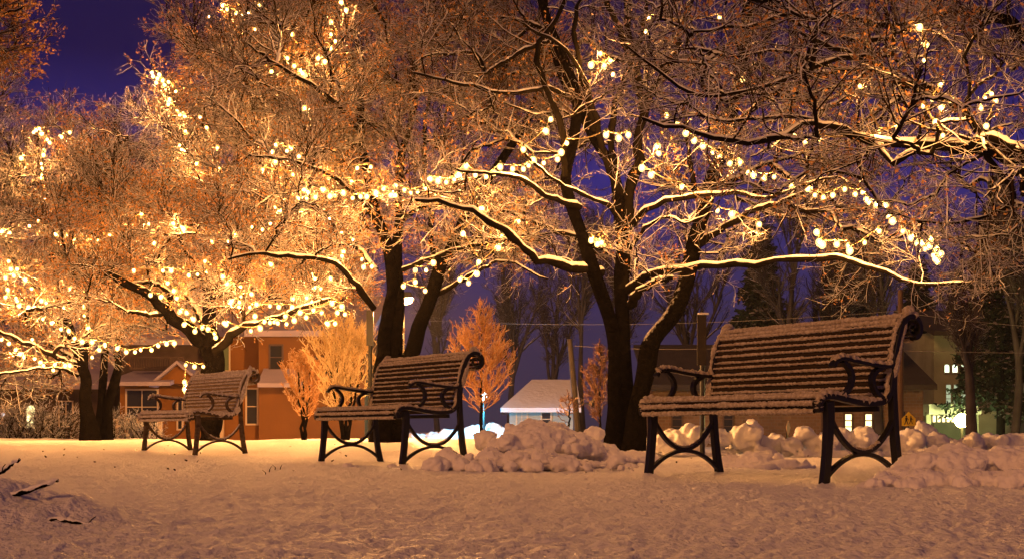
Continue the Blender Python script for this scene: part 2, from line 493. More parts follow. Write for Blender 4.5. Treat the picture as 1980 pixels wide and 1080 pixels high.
# tree E: three dark stems right of the middle
YE = 20.0
big_tree("tallest dark tree with three stems, leaning one snow-streaked, left of the nearest bench", on_ground(1215, YE),
    trunks=[([(1188, 868, YE), (1192, 760, YE), (1185, 640, YE), (1160, 540, YE-.3), (1115, 430, YE-.4), (1093, 340, YE-.5), (1120, 200, YE-.6), (1060, 60, YE-.6), (1030, -80, YE-.6)], .125, .06),
            ([(1205, 868, YE+.1), (1207, 760, YE+.1), (1205, 620, YE), (1202, 480, YE), (1200, 380, YE), (1175, 310, YE), (1120, 210, YE), (1080, 120, YE), (1045, -40, YE)], .13, .06),
            ([(1222, 872, YE-.3), (1240, 770, YE-.3), (1262, 660, YE-.2), (1312, 585, YE-.1), (1340, 470, YE), (1372, 360, YE+.1), (1410, 250, YE+.2), (1432, 130, YE+.2), (1450, -60, YE+.3)], .155, .07)],
    lean=[2],
    limbs=[([(1204, 560, YE), (1212, 440, YE), (1226, 330, YE), (1240, 210, YE), (1218, 90, YE), (1208, -50, YE)], .105, .055),
           ([(1188, 330, YE), (1182, 260, YE-.4), (1200, 170, YE-.7), (1236, 80, YE-.9), (1262, -40, YE-1)], .06, .03),
           ([(1093, 340, YE-.6), (1085, 250, YE-.9), (1050, 160, YE-1.1), (1040, 90, YE-1.2), (1085, 20, YE-1.3), (1110, -50, YE-1.3)], .055, .03),
           ([(1150, 250, YE-.3), (1128, 160, YE-.9), (1112, 60, YE-1.2), (1128, -40, YE-1.3)], .05, .03),
           ([(1432, 160, YE), (1470, 110, YE-.6), (1500, 20, YE-1), (1510, -60, YE-1)], .045, .025),
           ([(1205, 450, YE), (1180, 400, YE-.6), (1120, 372, YE-1), (1060, 340, YE-1.3), (1010, 290, YE-1.5)], .045, .016),
           ([(1218, 480, YE), (1250, 440, YE-.7), (1290, 420, YE-1), (1330, 430, YE-1.3), (1380, 410, YE-1.5)], .035, .014),
           ([(1160, 525, YE), (1110, 515, YE-.6), (1040, 500, YE-1), (1000, 462, YE-1.2), (945, 425, YE-1.5), (880, 395, YE-1.6), (800, 385, YE-1.8)], .085, .028),
           ([(1172, 480, YE), (1120, 458, YE+.4), (1060, 440, YE+.8), (1000, 415, YE+1), (930, 395, YE+1.2)], .05, .02),
           ([(1120, 400, YE-.4), (1060, 380, YE-.8), (1010, 345, YE-1), (950, 335, YE-1.2), (880, 330, YE-1.5)], .05, .02),
           ([(1212, 560, YE), (1260, 528, YE-.5), (1330, 518, YE-1), (1420, 512, YE-1.5), (1520, 500, YE-2), (1620, 496, YE-2.4), (1700, 520, YE-2.6), (1790, 548, YE-2.8), (1880, 545, YE-3)], .075, .022),
           ([(1218, 590, YE), (1235, 565, YE-.5), (1272, 540, YE-.8), (1300, 535, YE-1)], .075, .04),
           ([(1218, 440, YE), (1260, 400, YE-.6), (1340, 378, YE-1), (1430, 372, YE-1.2), (1480, 385, YE-1.5), (1530, 365, YE-1.7), (1620, 340, YE-2)], .055, .02),
           ([(1352, 470, YE), (1400, 440, YE-.4), (1450, 410, YE-.8), (1510, 390, YE-1), (1560, 370, YE-1.2)], .065, .03),
           ([(1372, 360, YE), (1420, 345, YE+.6), (1470, 320, YE+1), (1540, 300, YE+1.4), (1620, 270, YE+1.8)], .055, .02),
           ([(1345, 380, YE), (1338, 330, YE-.4), (1330, 270, YE-.6), (1322, 200, YE-.8)], .05, .02),
           ([(1205, 380, YE), (1165, 290, YE-.6), (1140, 180, YE-.9), (1095, 100, YE-1.2), (1010, 45, YE-1.4)], .06, .02),
           ([(1120, 200, YE-.5), (1060, 170, YE-1), (990, 180, YE-1.3), (900, 165, YE-1.6), (800, 140, YE-2)], .045, .018),
           ([(1240, 210, YE), (1300, 110, YE-.6), (1330, 20, YE-1), (1350, -60, YE-1)], .06, .03),
           ([(1218, 120, YE), (1190, 40, YE-.6), (1150, -40, YE-1)], .06, .03),
           ([(1412, 250, YE), (1480, 190, YE-.5), (1560, 150, YE-1), (1660, 130, YE-1.2)], .05, .02)],
    poly=[(820, -60), (1700, -60), (1760, 60), (1780, 300), (1840, 470), (1900, 570), (1780, 590), (1640, 540), (1560, 470), (1470, 440), (1440, 520), (1370, 540), (1290, 470), (1240, 600), (1180, 470), (1100, 540), (1010, 500), (900, 520), (780, 400), (800, 200)],
    Y0=YE+.5, dY=2.3, n_target=460, n_twig=19000, seed=11, leafiness=.7)

# tree D: behind the middle bench
YD = 22.5
big_tree("dark forked tree behind the middle bench with one stem leaning right", on_ground(745, YD),
    trunks=[([(733, 862, YD), (738, 770, YD), (742, 680, YD), (752, 600, YD), (757, 520, YD), (738, 440, YD), (722, 395, YD), (700, 300, YD), (700, 180, YD)], .165, .06),
            ([(752, 862, YD+.2), (758, 760, YD+.2), (768, 640, YD), (770, 540, YD), (770, 430, YD), (775, 330, YD), (800, 220, YD), (810, 80, YD)], .125, .05),
            ([(760, 860, YD+.3), (775, 760, YD+.2), (798, 660, YD-.2), (835, 575, YD-.3), (858, 510, YD-.4), (890, 440, YD-.5), (930, 370, YD-.6), (990, 280, YD-.7), (1040, 170, YD-.8)], .17, .05)],
    lean=[2],
    limbs=[([(722, 595, YD), (690, 550, YD-.6), (640, 505, YD-1), (560, 495, YD-1.4), (500, 490, YD-1.8), (440, 500, YD-2)], .06, .022),
           ([(728, 520, YD), (690, 480, YD+.5), (620, 450, YD+.8), (570, 420, YD+1), (520, 380, YD+1.2)], .05, .02),
           ([(780, 520, YD), (830, 500, YD-.5), (890, 480, YD-.8), (950, 470, YD-1.1), (1010, 455, YD-1.3)], .05, .02),
           ([(835, 575, YD), (880, 550, YD-.6), (930, 520, YD-1), (980, 505, YD-1.2), (1060, 540, YD-1.4)], .045, .016),
           ([(845, 510, YD), (835, 470, YD), (832, 400, YD), (820, 300, YD), (830, 180, YD)], .06, .03),
           ([(738, 440, YD), (690, 380, YD-.6), (640, 340, YD-1), (560, 310, YD-1.4), (480, 300, YD-1.7)], .05, .02),
           ([(770, 430, YD), (830, 390, YD-.8), (900, 350, YD-1.2), (1000, 330, YD-1.6)], .05, .02),
           ([(700, 260, YD), (640, 190, YD-.8), (560, 140, YD-1.4), (470, 80, YD-2)], .05, .02)],
    poly=[(460, -60), (1000, -60), (1080, 120), (1080, 330), (1060, 540), (960, 520), (880, 545), (820, 520), (760, 470), (690, 560), (560, 520), (440, 500), (400, 300), (420, 120)],
    Y0=YD, dY=2.6, n_target=400, n_twig=36000, seed=21, leafiness=1.2)

# tree C: behind the far bench
YC = 25.0
big_tree("low forked tree behind the far bench with lights wound round its fork", on_ground(408, YC),
    trunks=[([(408, 858, YC), (410, 790, YC), (408, 730, YC), (405, 690, YC), (398, 660, YC), (362, 640, YC-.3), (325, 600, YC-.6), (290, 570, YC-.8), (240, 540, YC-1.1), (190, 520, YC-1.4)], .24, .05),
            ([(412, 740, YC), (418, 690, YC), (402, 620, YC), (408, 570, YC), (440, 540, YC-.3), (478, 500, YC-.6), (500, 460, YC-.9), (540, 400, YC-1.2), (560, 300, YC-1.4)], .17, .04)],
    limbs=[([(415, 685, YC), (440, 655, YC-.4), (468, 632, YC-.7), (510, 622, YC-1), (570, 600, YC-1.4), (640, 575, YC-1.8)], .10, .03),
           ([(400, 650, YC), (380, 600, YC+.3), (355, 560, YC+.6), (320, 530, YC+.9), (270, 500, YC+1.2), (200, 470, YC+1.6)], .08, .03),
           ([(330, 600, YC), (325, 565, YC), (290, 545, YC), (240, 548, YC), (150, 540, YC)], .06, .02),
           ([(405, 580, YC), (390, 540, YC), (370, 500, YC), (330, 440, YC), (260, 380, YC), (200, 330, YC)], .06, .025),
           ([(440, 540, YC), (430, 470, YC), (420, 380, YC), (400, 280, YC), (380, 180, YC)], .06, .03),
           ([(540, 400, YC), (560, 300, YC), (500, 200, YC), (450, 100, YC), (440, 0, YC)], .05, .03),
           ([(325, 600, YC), (290, 607, YC-1), (245, 602, YC-1.3)], .06, .03),
           ([(200, 470, YC+1.6), (195, 400, YC), (190, 330, YC), (170, 260, YC)], .05, .02)],
    poly=[(400, -60), (700, -60), (700, 300), (690, 590), (560, 610), (460, 590), (420, 610), (340, 590), (220, 610), (150, 580), (90, 480), (150, 310), (260, 280), (320, 230), (300, 170), (340, 130), (370, 60)],
    Y0=YC, dY=2.6, n_target=520, n_twig=50000, seed=31, leafiness=1.5)

# tree A and B: far left
YA = 27.0
big_tree("slim leaning tree at the far left with branches sweeping out to the left", on_ground(172, YA),
    trunks=[([(175, 852, YA), (168, 780, YA), (160, 720, YA), (150, 680, YA), (135, 640, YA), (120, 580, YA), (100, 500, YA), (90, 420, YA), (85, 340, YA)], .145, .04),
            ([(166, 760, YA), (165, 690, YA), (170, 620, YA), (180, 540, YA), (190, 440, YA), (195, 360, YA)], .08, .03)],
    limbs=[([(152, 706, YA), (110, 690, YA-.5), (60, 665, YA-.9), (0, 640, YA-1.2), (-60, 600, YA-1.5)], .06, .03),
           ([(148, 690, YA), (100, 665, YA+.4), (70, 620, YA+.7), (20, 590, YA+1), (-40, 560, YA+1)], .05, .03),
           ([(150, 725, YA), (120, 712, YA-.5), (70, 712, YA-1), (0, 722, YA-1.5), (-50, 720, YA-1.5)], .04, .02)],
    poly=[(-80, 215), (40, 215), (120, 235), (200, 270), (300, 400), (330, 560), (300, 640), (200, 640), (130, 700), (60, 740), (-60, 800), (-90, 500)],
    Y0=YA, dY=2.2, n_target=360, n_twig=32000, seed=41, leafiness=1.4)
YB = 29.0
big_tree("pair of thin stems at the left beside the slim leaning tree", on_ground(208, YB),
    trunks=[([(192, 850, YB), (196, 780, YB), (204, 700, YB), (212, 640, YB), (222, 600, YB), (215, 520, YB), (200, 430, YB)], .10, .04),
            ([(206, 850, YB), (212, 780, YB), (226, 700, YB), (234, 640, YB), (238, 590, YB), (260, 500, YB), (290, 400, YB)], .12, .04)],
    limbs=[([(226, 640, YB), (270, 620, YB), (320, 640, YB-.5), (350, 650, YB-.7)], .04, .02)],
    poly=[(100, 400), (330, 380), (400, 560), (340, 650), (260, 620), (180, 640), (110, 560)],
    Y0=YB, dY=1.6, n_target=90, n_twig=8000, seed=43, leafiness=1.2)

# tree F: trunk outside the right edge, long limbs reaching in
YF = 12.5
big_tree("near tree rooted outside the right edge, its long limbs reaching in above the nearest bench", on_ground(2260, YF),
    trunks=[([(2260, 900, YF), (2250, 760, YF), (2230, 600, YF), (2180, 470, YF), (2120, 390, YF), (2060, 330, YF), (2000, 305, YF), (1920, 288, YF), (1850, 280, YF)], .20, .055),
            ([(2230, 600, YF+.2), (2220, 420, YF+.2), (2150, 250, YF+.1), (2040, 120, YF), (1980, 60, YF), (1900, 20, YF)], .12, .05)],
    limbs=[([(1900, 286, YF), (1800, 276, YF-.1), (1700, 270, YF-.2), (1650, 262, YF-.3), (1600, 240, YF-.4), (1560, 240, YF-.4), (1480, 268, YF-.5), (1400, 270, YF-.6), (1330, 250, YF-.7), (1240, 230, YF-.8)], .052, .016),
           ([(2000, 310, YF), (1930, 280, YF), (1880, 235, YF), (1820, 185, YF), (1750, 155, YF), (1700, 130, YF), (1640, 100, YF), (1560, 70, YF)], .06, .018),
           ([(1720, 140, YF), (1660, 110, YF-.3), (1600, 120, YF-.4), (1500, 160, YF-.5), (1420, 180, YF-.6), (1350, 185, YF-.6), (1290, 150, YF-.7), (1210, 90, YF-.8)], .030, .010),
           ([(1600, 240, YF-.4), (1540, 225, YF-.2), (1460, 230, YF-.1), (1380, 232, YF), (1330, 200, YF)], .022, .008),
           ([(1900, 20, YF), (1820, 30, YF), (1730, 50, YF), (1680, 40, YF), (1600, 25, YF), (1520, 30, YF), (1440, 50, YF), (1340, 60, YF)], .04, .012),
           ([(1730, 75, YF), (1650, 75, YF+.5), (1560, 55, YF+.5), (1480, 10, YF+.5), (1380, -20, YF+.5)], .03, .01),
           ([(1820, 190, YF), (1760, 170, YF+.3), (1690, 140, YF+.5), (1600, 130, YF+.7), (1520, 100, YF+.9), (1400, 110, YF+1)], .03, .01),
           ([(1900, 290, YF+.3), (1960, 380, YF+.6), (1900, 420, YF+1), (1800, 430, YF+1.3), (1700, 400, YF+1.6)], .03, .01)],
    poly=[(1240, -60), (2060, -60), (2060, 520), (1960, 600), (1900, 560), (1880, 430), (1760, 400), (1660, 330), (1560, 330), (1400, 300), (1300, 240), (1220, 120)],
    Y0=YF, dY=1.7, n_target=230, n_twig=9000, seed=51, leafiness=.6, twig_r=.0032)

# tree G: sprays reaching in at the upper left corner
YG = 18.0
big_tree("rust brown leafy branch tips in the top left corner against dark sky", on_ground(-520, YG),
    trunks=[([(-520, 900, YG), (-500, 700, YG), (-460, 500, YG), (-400, 340, YG), (-300, 220, YG), (-200, 140, YG)], .2, .06)],
    limbs=[([(-200, 140, YG), (-120, 90, YG), (-60, 50, YG), (0, 30, YG), (45, 10, YG)], .05, .012),
           ([(-200, 140, YG), (-100, 140, YG), (-60, 115, YG), (-10, 95, YG)], .04, .012)],
    poly=[(-220, -120), (0, -120), (35, -60), (20, -20), (-10, 10), (-25, 50), (-60, 90), (-220, 110)],
    Y0=YG, dY=1.0, n_target=60, n_twig=6000, seed=61, leafiness=3.0)

# ------------------------------------------------------------------ strings of lights
def ico(r, sub=1):
    bm = bmesh.new(); bmesh.ops.create_icosphere(bm, subdivisions=sub, radius=r)
    me = bpy.data.meshes.new("bulb"); bm.to_mesh(me); bm.free()
    me.polygons.foreach_set("use_smooth", np.ones(len(me.polygons), dtype=bool)); me.materials.append(M_bulb); return me
BULB = ico(.0105, 1); GLOBE = ico(.041, 2); GLOBE.materials[0] = M_globe
M_sock = mat("bulb_socket", (.05, .06, .03), rough=.5)
sb = MB(); sb.tube([(0, 0, .03), (0, 0, .075)], .014, 7)
SOCK = sb.build("bulb_socket_source", M_sock); SOCKME = SOCK.data; bpy.data.objects.remove(SOCK)
rb = random.Random(5)
def strand(label, pts, Y, dY=.5, order=True, scale=1.0, breakat=170, dense=False):
    "one string: a cord with its bulbs"
    pts = [tuple(p) for p in pts]
    if order:
        left = pts[1:]; path = [pts[0]]
        while left:
            q = min(left, key=lambda a: (a[0]-path[-1][0])**2 + (a[1]-path[-1][1])**2); left.remove(q); path.append(q)
    else: path = pts
    if dense:
        q = [path[0]]
        for a, b in zip(path[:-1], path[1:]):
            if 22 < math.dist(a, b) < 72: q.append(((a[0] + b[0]) / 2 + rb.uniform(-3, 3), (a[1] + b[1]) / 2 + rb.uniform(1, 7)))
            q.append(b)
        path = q
    d = rb.uniform(-1, 1); pos = []
    for i, p in enumerate(path):
        d = max(-1, min(1, d + rb.uniform(-.35, .35)))
        yy = Y(p[0]) if callable(Y) else Y
        pos.append(Vector(P(p[0], p[1], yy + d * dY)))
    base = pos[0].copy()
    root = empty("string_lights", base)
    tag(root, label, "string lights", "strings of warm white bulbs hung through the trees")
    m = MB()
    for a, b in zip(pos[:-1], pos[1:]):
        L = (b - a).length
        if L > breakat * 22 / F: continue
        up = Vector((0, 0, .07 * scale)); n = 5
        m.tube([a - base + up + (b - a) * (k / n) - Vector((0, 0, .35 * L * (k / n) * (1 - k / n))) for k in range(n + 1)], .009, 4)
    m.build("cord", M_cord, root)
    for p in pos:
        o = link_mesh("bulb", GLOBE, None, root, p - base)
        link_mesh("filament", BULB, None, o)
        s = rb.uniform(.72, 1.2) * scale; o.scale = (s, s, s * 1.15)
        link_mesh("socket", SOCKME, None, o)
    return root

ST = []
S = strand
S("garland draped from the middle tree across to the tall tree's stems", [(578,384),(596,372),(588,367),(593,384),(625,367),(647,378),(664,373),(697,380),(727,373),(742,365),(764,378),(765,359),(794,373),(822,364),(832,346),(847,349),(878,347),(901,322),(940,342),(967,323),(1012,327),(1031,310),(1078,308),(1096,277),(1172,261),(1215,261)], lambda x: 20.5 - (x - 578) / 640 * 2.2, .35, False, dense=True)
S("garland falling from the tall tree's leaning stem to the cluster above the nearest bench", [(1289,223),(1326,258),(1359,282),(1392,303),(1431,314),(1457,339),(1497,342),(1562,366),(1592,382),(1633,366),(1668,372),(1681,391),(1712,398),(1726,427),(1761,460),(1783,470),(1789,481),(1801,461),(1819,491),(1805,493),(1813,505),(1808,500)], lambda x: 18.2 - (x - 1289) / 520 * 2.2, .3, False, dense=True)
S("short looped string hanging left of the glowing cluster over the nearest bench", [(1579,449),(1584,469),(1590,473),(1618,472),(1641,475),(1643,485),(1672,469),(1700,447)], 16.6, .25, False)
S("scattered bulbs among the twigs around the tall tree's leaning stem", [(1271,284),(1274,297),(1241,325),(1259,338),(1318,362),(1387,407),(1415,414),(1468,434)], 18.6, .7)
S("bulbs low in the tall tree's left side, left of its stems", [(1143,465),(1163,469),(1155,472),(1143,462)], 18.5, .4)
S("bulbs high in the tall tree, left of its stems", [(1143,126),(1161,104),(1180,118),(1185,144),(1168,128)], 18.8, .5)
S("bulbs near the top edge beside the tall tree's upper stem", [(1249,63),(1255,35),(1241,70),(1391,35),(1436,154)], 18.5, .7, breakat=300)
S("loose bulbs above the long garland, left of the tall tree", [(1065,231),(1056,254),(1012,289)], 18.6, .5)
S("string through the low branches left of the tall tree", [(932,404),(1003,428),(895,452),(970,457),(964,479),(926,506),(922,529),(906,547),(889,540)], 20.2, .5)
S("small loop of bulbs between the middle tree's dark stem and leaning stem", [(838,508),(824,522),(803,522),(803,545),(780,553),(822,562)], 20.8, .3)
S("bulbs climbing down the right edge of the frame among high branches", [(1778,53),(1791,87),(1787,117),(1821,162),(1803,192),(1785,205),(1819,207),(1838,193),(1809,236),(1823,262)], 11.6, .5, scale=.6)
S("bright tangle of bulbs at the right edge, high up", [(1890,197),(1897,209),(1907,244),(1917,182),(1925,196),(1905,190)], 11.6, .4, scale=.6)
S("faint bulbs among twigs below the long high limb at right", [(1663,167),(1737,249),(1700,255),(1585,269),(1557,273),(1535,263)], 12.0, .6, scale=.6, breakat=300)
S("bulbs winding down the middle tree's left branches", [(583,408),(637,423),(661,449),(682,463),(664,486),(661,495),(700,501),(703,516),(719,515),(655,430)], 21.2, .5)
S("bulbs crowding above the middle tree's fork", [(621,326),(636,341),(691,325),(717,323),(680,351),(567,338),(564,288),(578,302),(561,285),(533,280),(526,294),(533,313),(509,328),(555,292)], 21.5, .7)
S("bright string hanging straight down near the top, left of the middle", [(669,21),(641,43),(640,67),(648,80),(640,94),(628,120),(615,113),(660,5)], 21.8, .5)
S("glowing clump of bulbs high in the crown above the middle bench", [(525,139),(556,113),(569,128),(581,137),(591,146),(585,142),(589,210),(565,67)], 21.8, .5)
S("bulbs along the top edge, left of centre", [(430,11),(439,19),(457,26),(472,36),(481,26),(502,9),(404,33),(493,57),(428,88),(468,30)], 23.0, .5)
S("brightest clump beside the patch of dark sky, trailing down", [(296,148),(304,152),(315,156),(294,141),(326,159),(308,145),(302,160),(318,165),(340,177),(327,193),(325,202),(343,215),(348,222),(357,224),(387,227),(400,247),(359,254),(348,281),(356,293),(351,290),(420,286),(380,317),(424,326)], 23.0, .5)
S("string in the top of the far left crown, dropping straight down", [(227,262),(180,247),(135,256),(119,265),(96,276),(91,270),(80,259),(76,249),(65,256),(70,252),(85,291),(80,317),(81,326),(81,337),(80,344),(88,385),(41,306),(84,300)], 25.5, .6, False)
S("swagged string across the far left crown", [(4,447),(19,450),(57,437),(74,427),(90,441),(74,452),(107,454),(127,455),(141,462),(170,464),(190,465),(212,454),(246,438),(274,414),(287,433),(296,448),(298,470)], 24.5, .5, False)
S("swagged string across the forked tree's middle", [(335,432),(355,443),(341,417),(352,440),(415,460),(411,467),(441,467),(455,452),(487,439),(507,444),(523,432),(541,408),(533,400),(550,387)], 23.0, .5, False)
S("bulbs crossing the centre of the forked tree's crown", [(259,523),(315,523),(331,523),(365,532),(382,530),(399,526),(396,505),(431,535),(439,548),(465,554),(524,511)], 23.4, .5)
S("bulbs running down the forked tree's left limb to its fork", [(324,547),(336,562),(341,576),(291,570),(311,574),(348,602),(361,604),(356,627),(374,617),(377,640),(391,633),(402,636),(415,644),(417,652)], 23.7, .3)
S("string laid along the forked tree's right limb", [(433,624),(437,626),(485,639),(503,634),(493,611),(511,621),(522,623),(537,624),(530,622),(554,626),(552,611),(569,619),(580,604),(592,613),(622,604),(631,624),(648,625),(634,626),(667,607),(652,604)], 23.0, .4)
S("net of bulbs spread above the forked tree's right limb", [(447,583),(463,584),(462,593),(465,573),(486,568),(483,594),(496,588),(522,591),(539,593),(565,593),(566,577),(593,575),(603,583),(606,599),(642,586),(661,592),(639,539),(609,539),(609,556),(620,558)], 23.0, .7)
S("bulbs on the forked tree's trunk just above the far bench", [(393,708),(376,708),(359,705),(357,738),(359,745),(357,752),(360,757)], 24.0, .15, False)
S("long string crossing the two thin stems at the left", [(83,616),(100,624),(118,636),(133,639),(144,654),(159,660),(178,661),(203,665),(227,673),(244,680),(261,680),(272,676),(293,676),(306,668),(322,664),(337,663)], 25.2, .3, False)
S("string dropping in front of the slim leaning tree", [(165,563),(162,592),(163,610),(170,634),(192,676),(178,690),(203,668)], 25.4, .3)
S("string slanting down through the far left twigs", [(49,541),(61,558),(80,581),(89,585),(107,591),(124,594),(135,557),(118,545)], 25.0, .4)
S("cluster of bulbs at the left edge halfway up", [(17,505),(21,520),(33,520),(27,533),(11,537),(15,560),(11,574),(31,576),(33,582),(37,591),(55,593)], 24.8, .5)
S("lowest string at the left edge, sagging to the slim leaning tree", [(3,656),(17,664),(30,676),(39,684),(46,690),(67,693),(78,700),(84,706),(106,704),(126,706),(135,706),(103,715),(62,656)], 25.0, .3, False)

# ------------------------------------------------------------------ benches
def bench_profile():
    "side view of the slats, (y, z), from the rolled front of the seat to the scroll at the top of the back"
    p = [(-.045, .385), (-.052, .425), (-.025, .458), (.03, .468), (.13, .455), (.25, .437), (.36, .432), (.45, .445),
         (.497, .49), (.515, .56), (.530, .65), (.548, .74), (.572, .82), (.605, .885), (.65, .922), (.70, .922), (.738, .895), (.748, .855), (.73, .82), (.70, .808)]
    return [(float(b), float(c)) for a, b, c in smooth_path([(0, y, z) for y, z in p], 200)]
PROF = bench_profile()
def prof_walk(step):
    out = []; acc = 0; last = PROF[0]; nxt = 0
    for i in range(1, len(PROF)):
        d = math.dist(PROF[i], PROF[i-1]); acc += d
        if acc >= nxt:
            t = (PROF[i][0]-PROF[i-1][0], PROF[i][1]-PROF[i-1][1]); l = math.hypot(*t)
            out.append((PROF[i], (t[0]/l, t[1]/l))); nxt += step
    return out
def make_bench(label, loc, rz, L, snow, seed, mslat=None, msnow=None, M_iron=M_iron):
    rg = random.Random(seed); rn = np.random.default_rng(seed)
    root = empty("park_bench", loc, rz)
    tag(root, label, "bench", "row of snow dusted iron park benches")
    seat, back, snw = MB(), MB(), []
    W = prof_walk(.0405)
    for (y, z), (ty, tz) in W:
        isseat = y < .47 and z < .5
        m = seat if isseat else back
        ang = math.atan2(tz, ty)
        m.box((L/2, y, z), (L - .05, .024, .013), rx=ang)
        # snow: a crumbly ridge along the upper side of the slat
        ny, nz = -tz, ty                      # profile normal pointing up / forward
        if not isseat and y > .72: continue
        n = 150
        xs = np.linspace(.02, L - .02, n)
        if isseat: off = (ny * .013, nz * .013 + .002); r = .0145 * snow
        else: off = (ny * .010 + ty * .010 - .002, nz * .010 + tz * .014 + .002); r = (.0088 + .0050 * smooth(.78, .92, z)) * snow
        if y > .60: off = (ny * .012, nz * .012); r = .016 * snow
        p = np.stack([xs, np.full(n, y + off[0]), np.full(n, z + off[1])], -1)[None]
        rr = (r * (1 + .13 * rn.normal(size=n) + .6 * vnoise(xs * 9, xs * 0 + y * 90 + z * 50, seed) - .25 * (vnoise(xs * 3.3, xs * 0 + z * 7, seed + 2) > .2)).clip(.3, 1.6))[None]
        p[0, :, 2] += rn.normal(size=n) * .0012; p[0, :, 1] += rn.normal(size=n) * .0012
        snw.append(tubes(p, rr, 7))
    se = seat.build("seat", mslat or M_slat, root, bevel=.003); bk = back.build("backrest", mslat or M_slat, root, bevel=.003)
    fr = MB()
    fr.box((L/2, .02, .405), (L - .04, .022, .030)); fr.box((L/2, .44, .405), (L - .04, .022, .03))
    fr.build("seat_rail", M_iron, root, bevel=.003)
    ms = MB(); ms.tube([(L/2, y + .014*(1 if z > .5 else 0), z - (.014 if z < .5 else 0)) for (y, z), t in prof_walk(.05)[1:16]], 0, flat=(.045, .010))
    ms.build("centre_strap", M_iron, root)
    for x in (0.0, L):
        sgn = 1 if x > 0 else -1
        # rim that follows the profile of seat and back, curling to a scroll
        rim = MB()
        pr = [q for q in PROF[::4]] + [PROF[-1]]
        rim.tube([(x, y, z) for y, z in pr], 0, flat=(.046, .030))
        if True:
            cy, cz = .692, .864
            rim.tube([(x + .002 * sgn, cy + math.cos(a) * r_, cz + math.sin(a) * r_) for a, r_ in [(-1.2 - k * .45, .050 - .0035 * k) for k in range(12)]], 0, flat=(.030, .012))
        ends = rim.build("side_frame", M_iron, root, bevel=.003)
        def leg(pts, w):
            m = MB(); m.tube([(x, y, z) for y, z in pts], 0, flat=[(.042, a) for a in w]); return m.build("leg", M_iron, root, bevel=.004)
        fl = [(float(b), float(c)) for a, b, c in smooth_path([(0, -.012, -.03), (0, -.005, .0), (0, .008, .10), (0, .022, .24), (0, .030, .36), (0, .022, .44)], 14)]
        leg(fl, np.interp(np.linspace(0, 1, 14), [0, .1, .5, 1], [.060, .050, .046, .060]))
        bl = [(float(b), float(c)) for a, b, c in smooth_path([(0, .600, -.03), (0, .592, .0), (0, .566, .12), (0, .548, .26), (0, .535, .42), (0, .530, .56), (0, .545, .72)], 16)]
        leg(bl, np.interp(np.linspace(0, 1, 16), [0, .1, .5, 1], [.060, .050, .044, .036]))
        br = MB()
        arc1 = [(.035 + .505 * u, .165 + .19 * (abs(2 * u - 1)) ** 2.1) for u in np.linspace(0, 1, 17)]
        arc2 = [(.005 + .575 * u, .155 - .125 * (abs(2 * u - 1)) ** 2.1) for u in np.linspace(0, 1, 17)]
        br.tube([(x, y, z) for y, z in arc1], 0, flat=(.034, .022)); br.tube([(x, y, z) for y, z in arc2], 0, flat=(.034, .022))
        br.build("brace", M_iron, root, bevel=.003)
        # armrest with its two curved supports
        ar = MB()
        ap = smooth_path([(x, .545, .662), (x, .50, .640), (x, .44, .640), (x, .30, .652), (x, .18, .668), (x, .12, .672), (x, .075, .655), (x, .055, .628)], 24)
        ar.tube(ap, 0, flat=[(.048, .020)] * 24)
        am = ar.build("armrest", M_iron, root, bevel=.003)
        s1 = MB(); s1.tube(smooth_path([(x, .135, .662), (x, .190, .615), (x, .205, .560), (x, .175, .505), (x, .12, .470)], 14), 0, flat=[(.034, .024)] * 14); s1.build("support", M_iron, am)
        s2 = MB(); s2.tube(smooth_path([(x, .455, .640), (x, .385, .605), (x, .365, .555), (x, .395, .495), (x, .46, .455)], 14), 0, flat=[(.034, .024)] * 14); s2.build("support", M_iron, am)
        # snow on arm and rim and the lower arcs
        def ridge(pts, r, lift, n=70):
            p = smooth_path(pts, n)[None]; p[0, :, 2] += lift; p[0, :, 0] += rn.normal(size=n) * .002
            snw.append(tubes(p, (r * (1 + .25 * rn.normal(size=n)).clip(.4, 1.5))[None] * np.r_[.5, np.ones(n-2), .5], 8))
        ridge([tuple(q) for q in ap[::3]], .019 * snow, .012)
        ridge([(x, y, z) for y, z in PROF[:172:12] if z < .5 or y > .6], .024 * snow, .016, 60)
        ridge([(x - .006, y - .018, z) for y, z in PROF[88:150:6]], .014 * snow, 0, 50)
        ridge([(x, y, z) for y, z in arc1[4:13]], .012 * snow, .010)
    v, f = join(snw)
    link_mesh("snow_cover", np_mesh("snow_cover", v, f), msnow or M_slatsnow, root)
    return root

b3 = (.869, 8.26); make_bench("nearest and largest bench, at the right, snow crusted on seat and back", (b3[0], b3[1], 0), math.atan2(-1.26, .81), 1.50, 1.0, 3)
b2 = (-1.704, 11.67); make_bench("middle bench with a thin snow crust, in front of the dark forked trunks", (b2[0], b2[1], 0), math.atan2(-1.25, .83), 1.50, .85, 4)
M_iron2 = snowy("frosted_glow_iron", (.06, .045, .03), .2, .8, nscale=40, bump=None, col2=(.16, .12, .08))  # far bench's misty glow put into the colour of its frosted iron
M_slat2 = snowy("glow_paled_slat", (.34, .25, .14), .35, .8, nscale=60, bump=(90, .4, .003), col2=(.24, .17, .10), amt=.30)  # slat colour paled for the same glow
M_slatsnow2 = mat("glow_paled_crust", (.78, .72, .64), rough=.75, noise=(42, 1.0), col2=(.50, .42, .32), bump=(150, 1.0, .012))  # crust colour lightened to carry that glow too
b1 = (-4.35, 15.4); make_bench("farthest bench, smallest and palest, before the orange house", (b1[0], b1[1], .02), math.atan2(-1.2, .9), 1.50, 1.15, 5, M_slat2, M_slatsnow2, M_iron2)

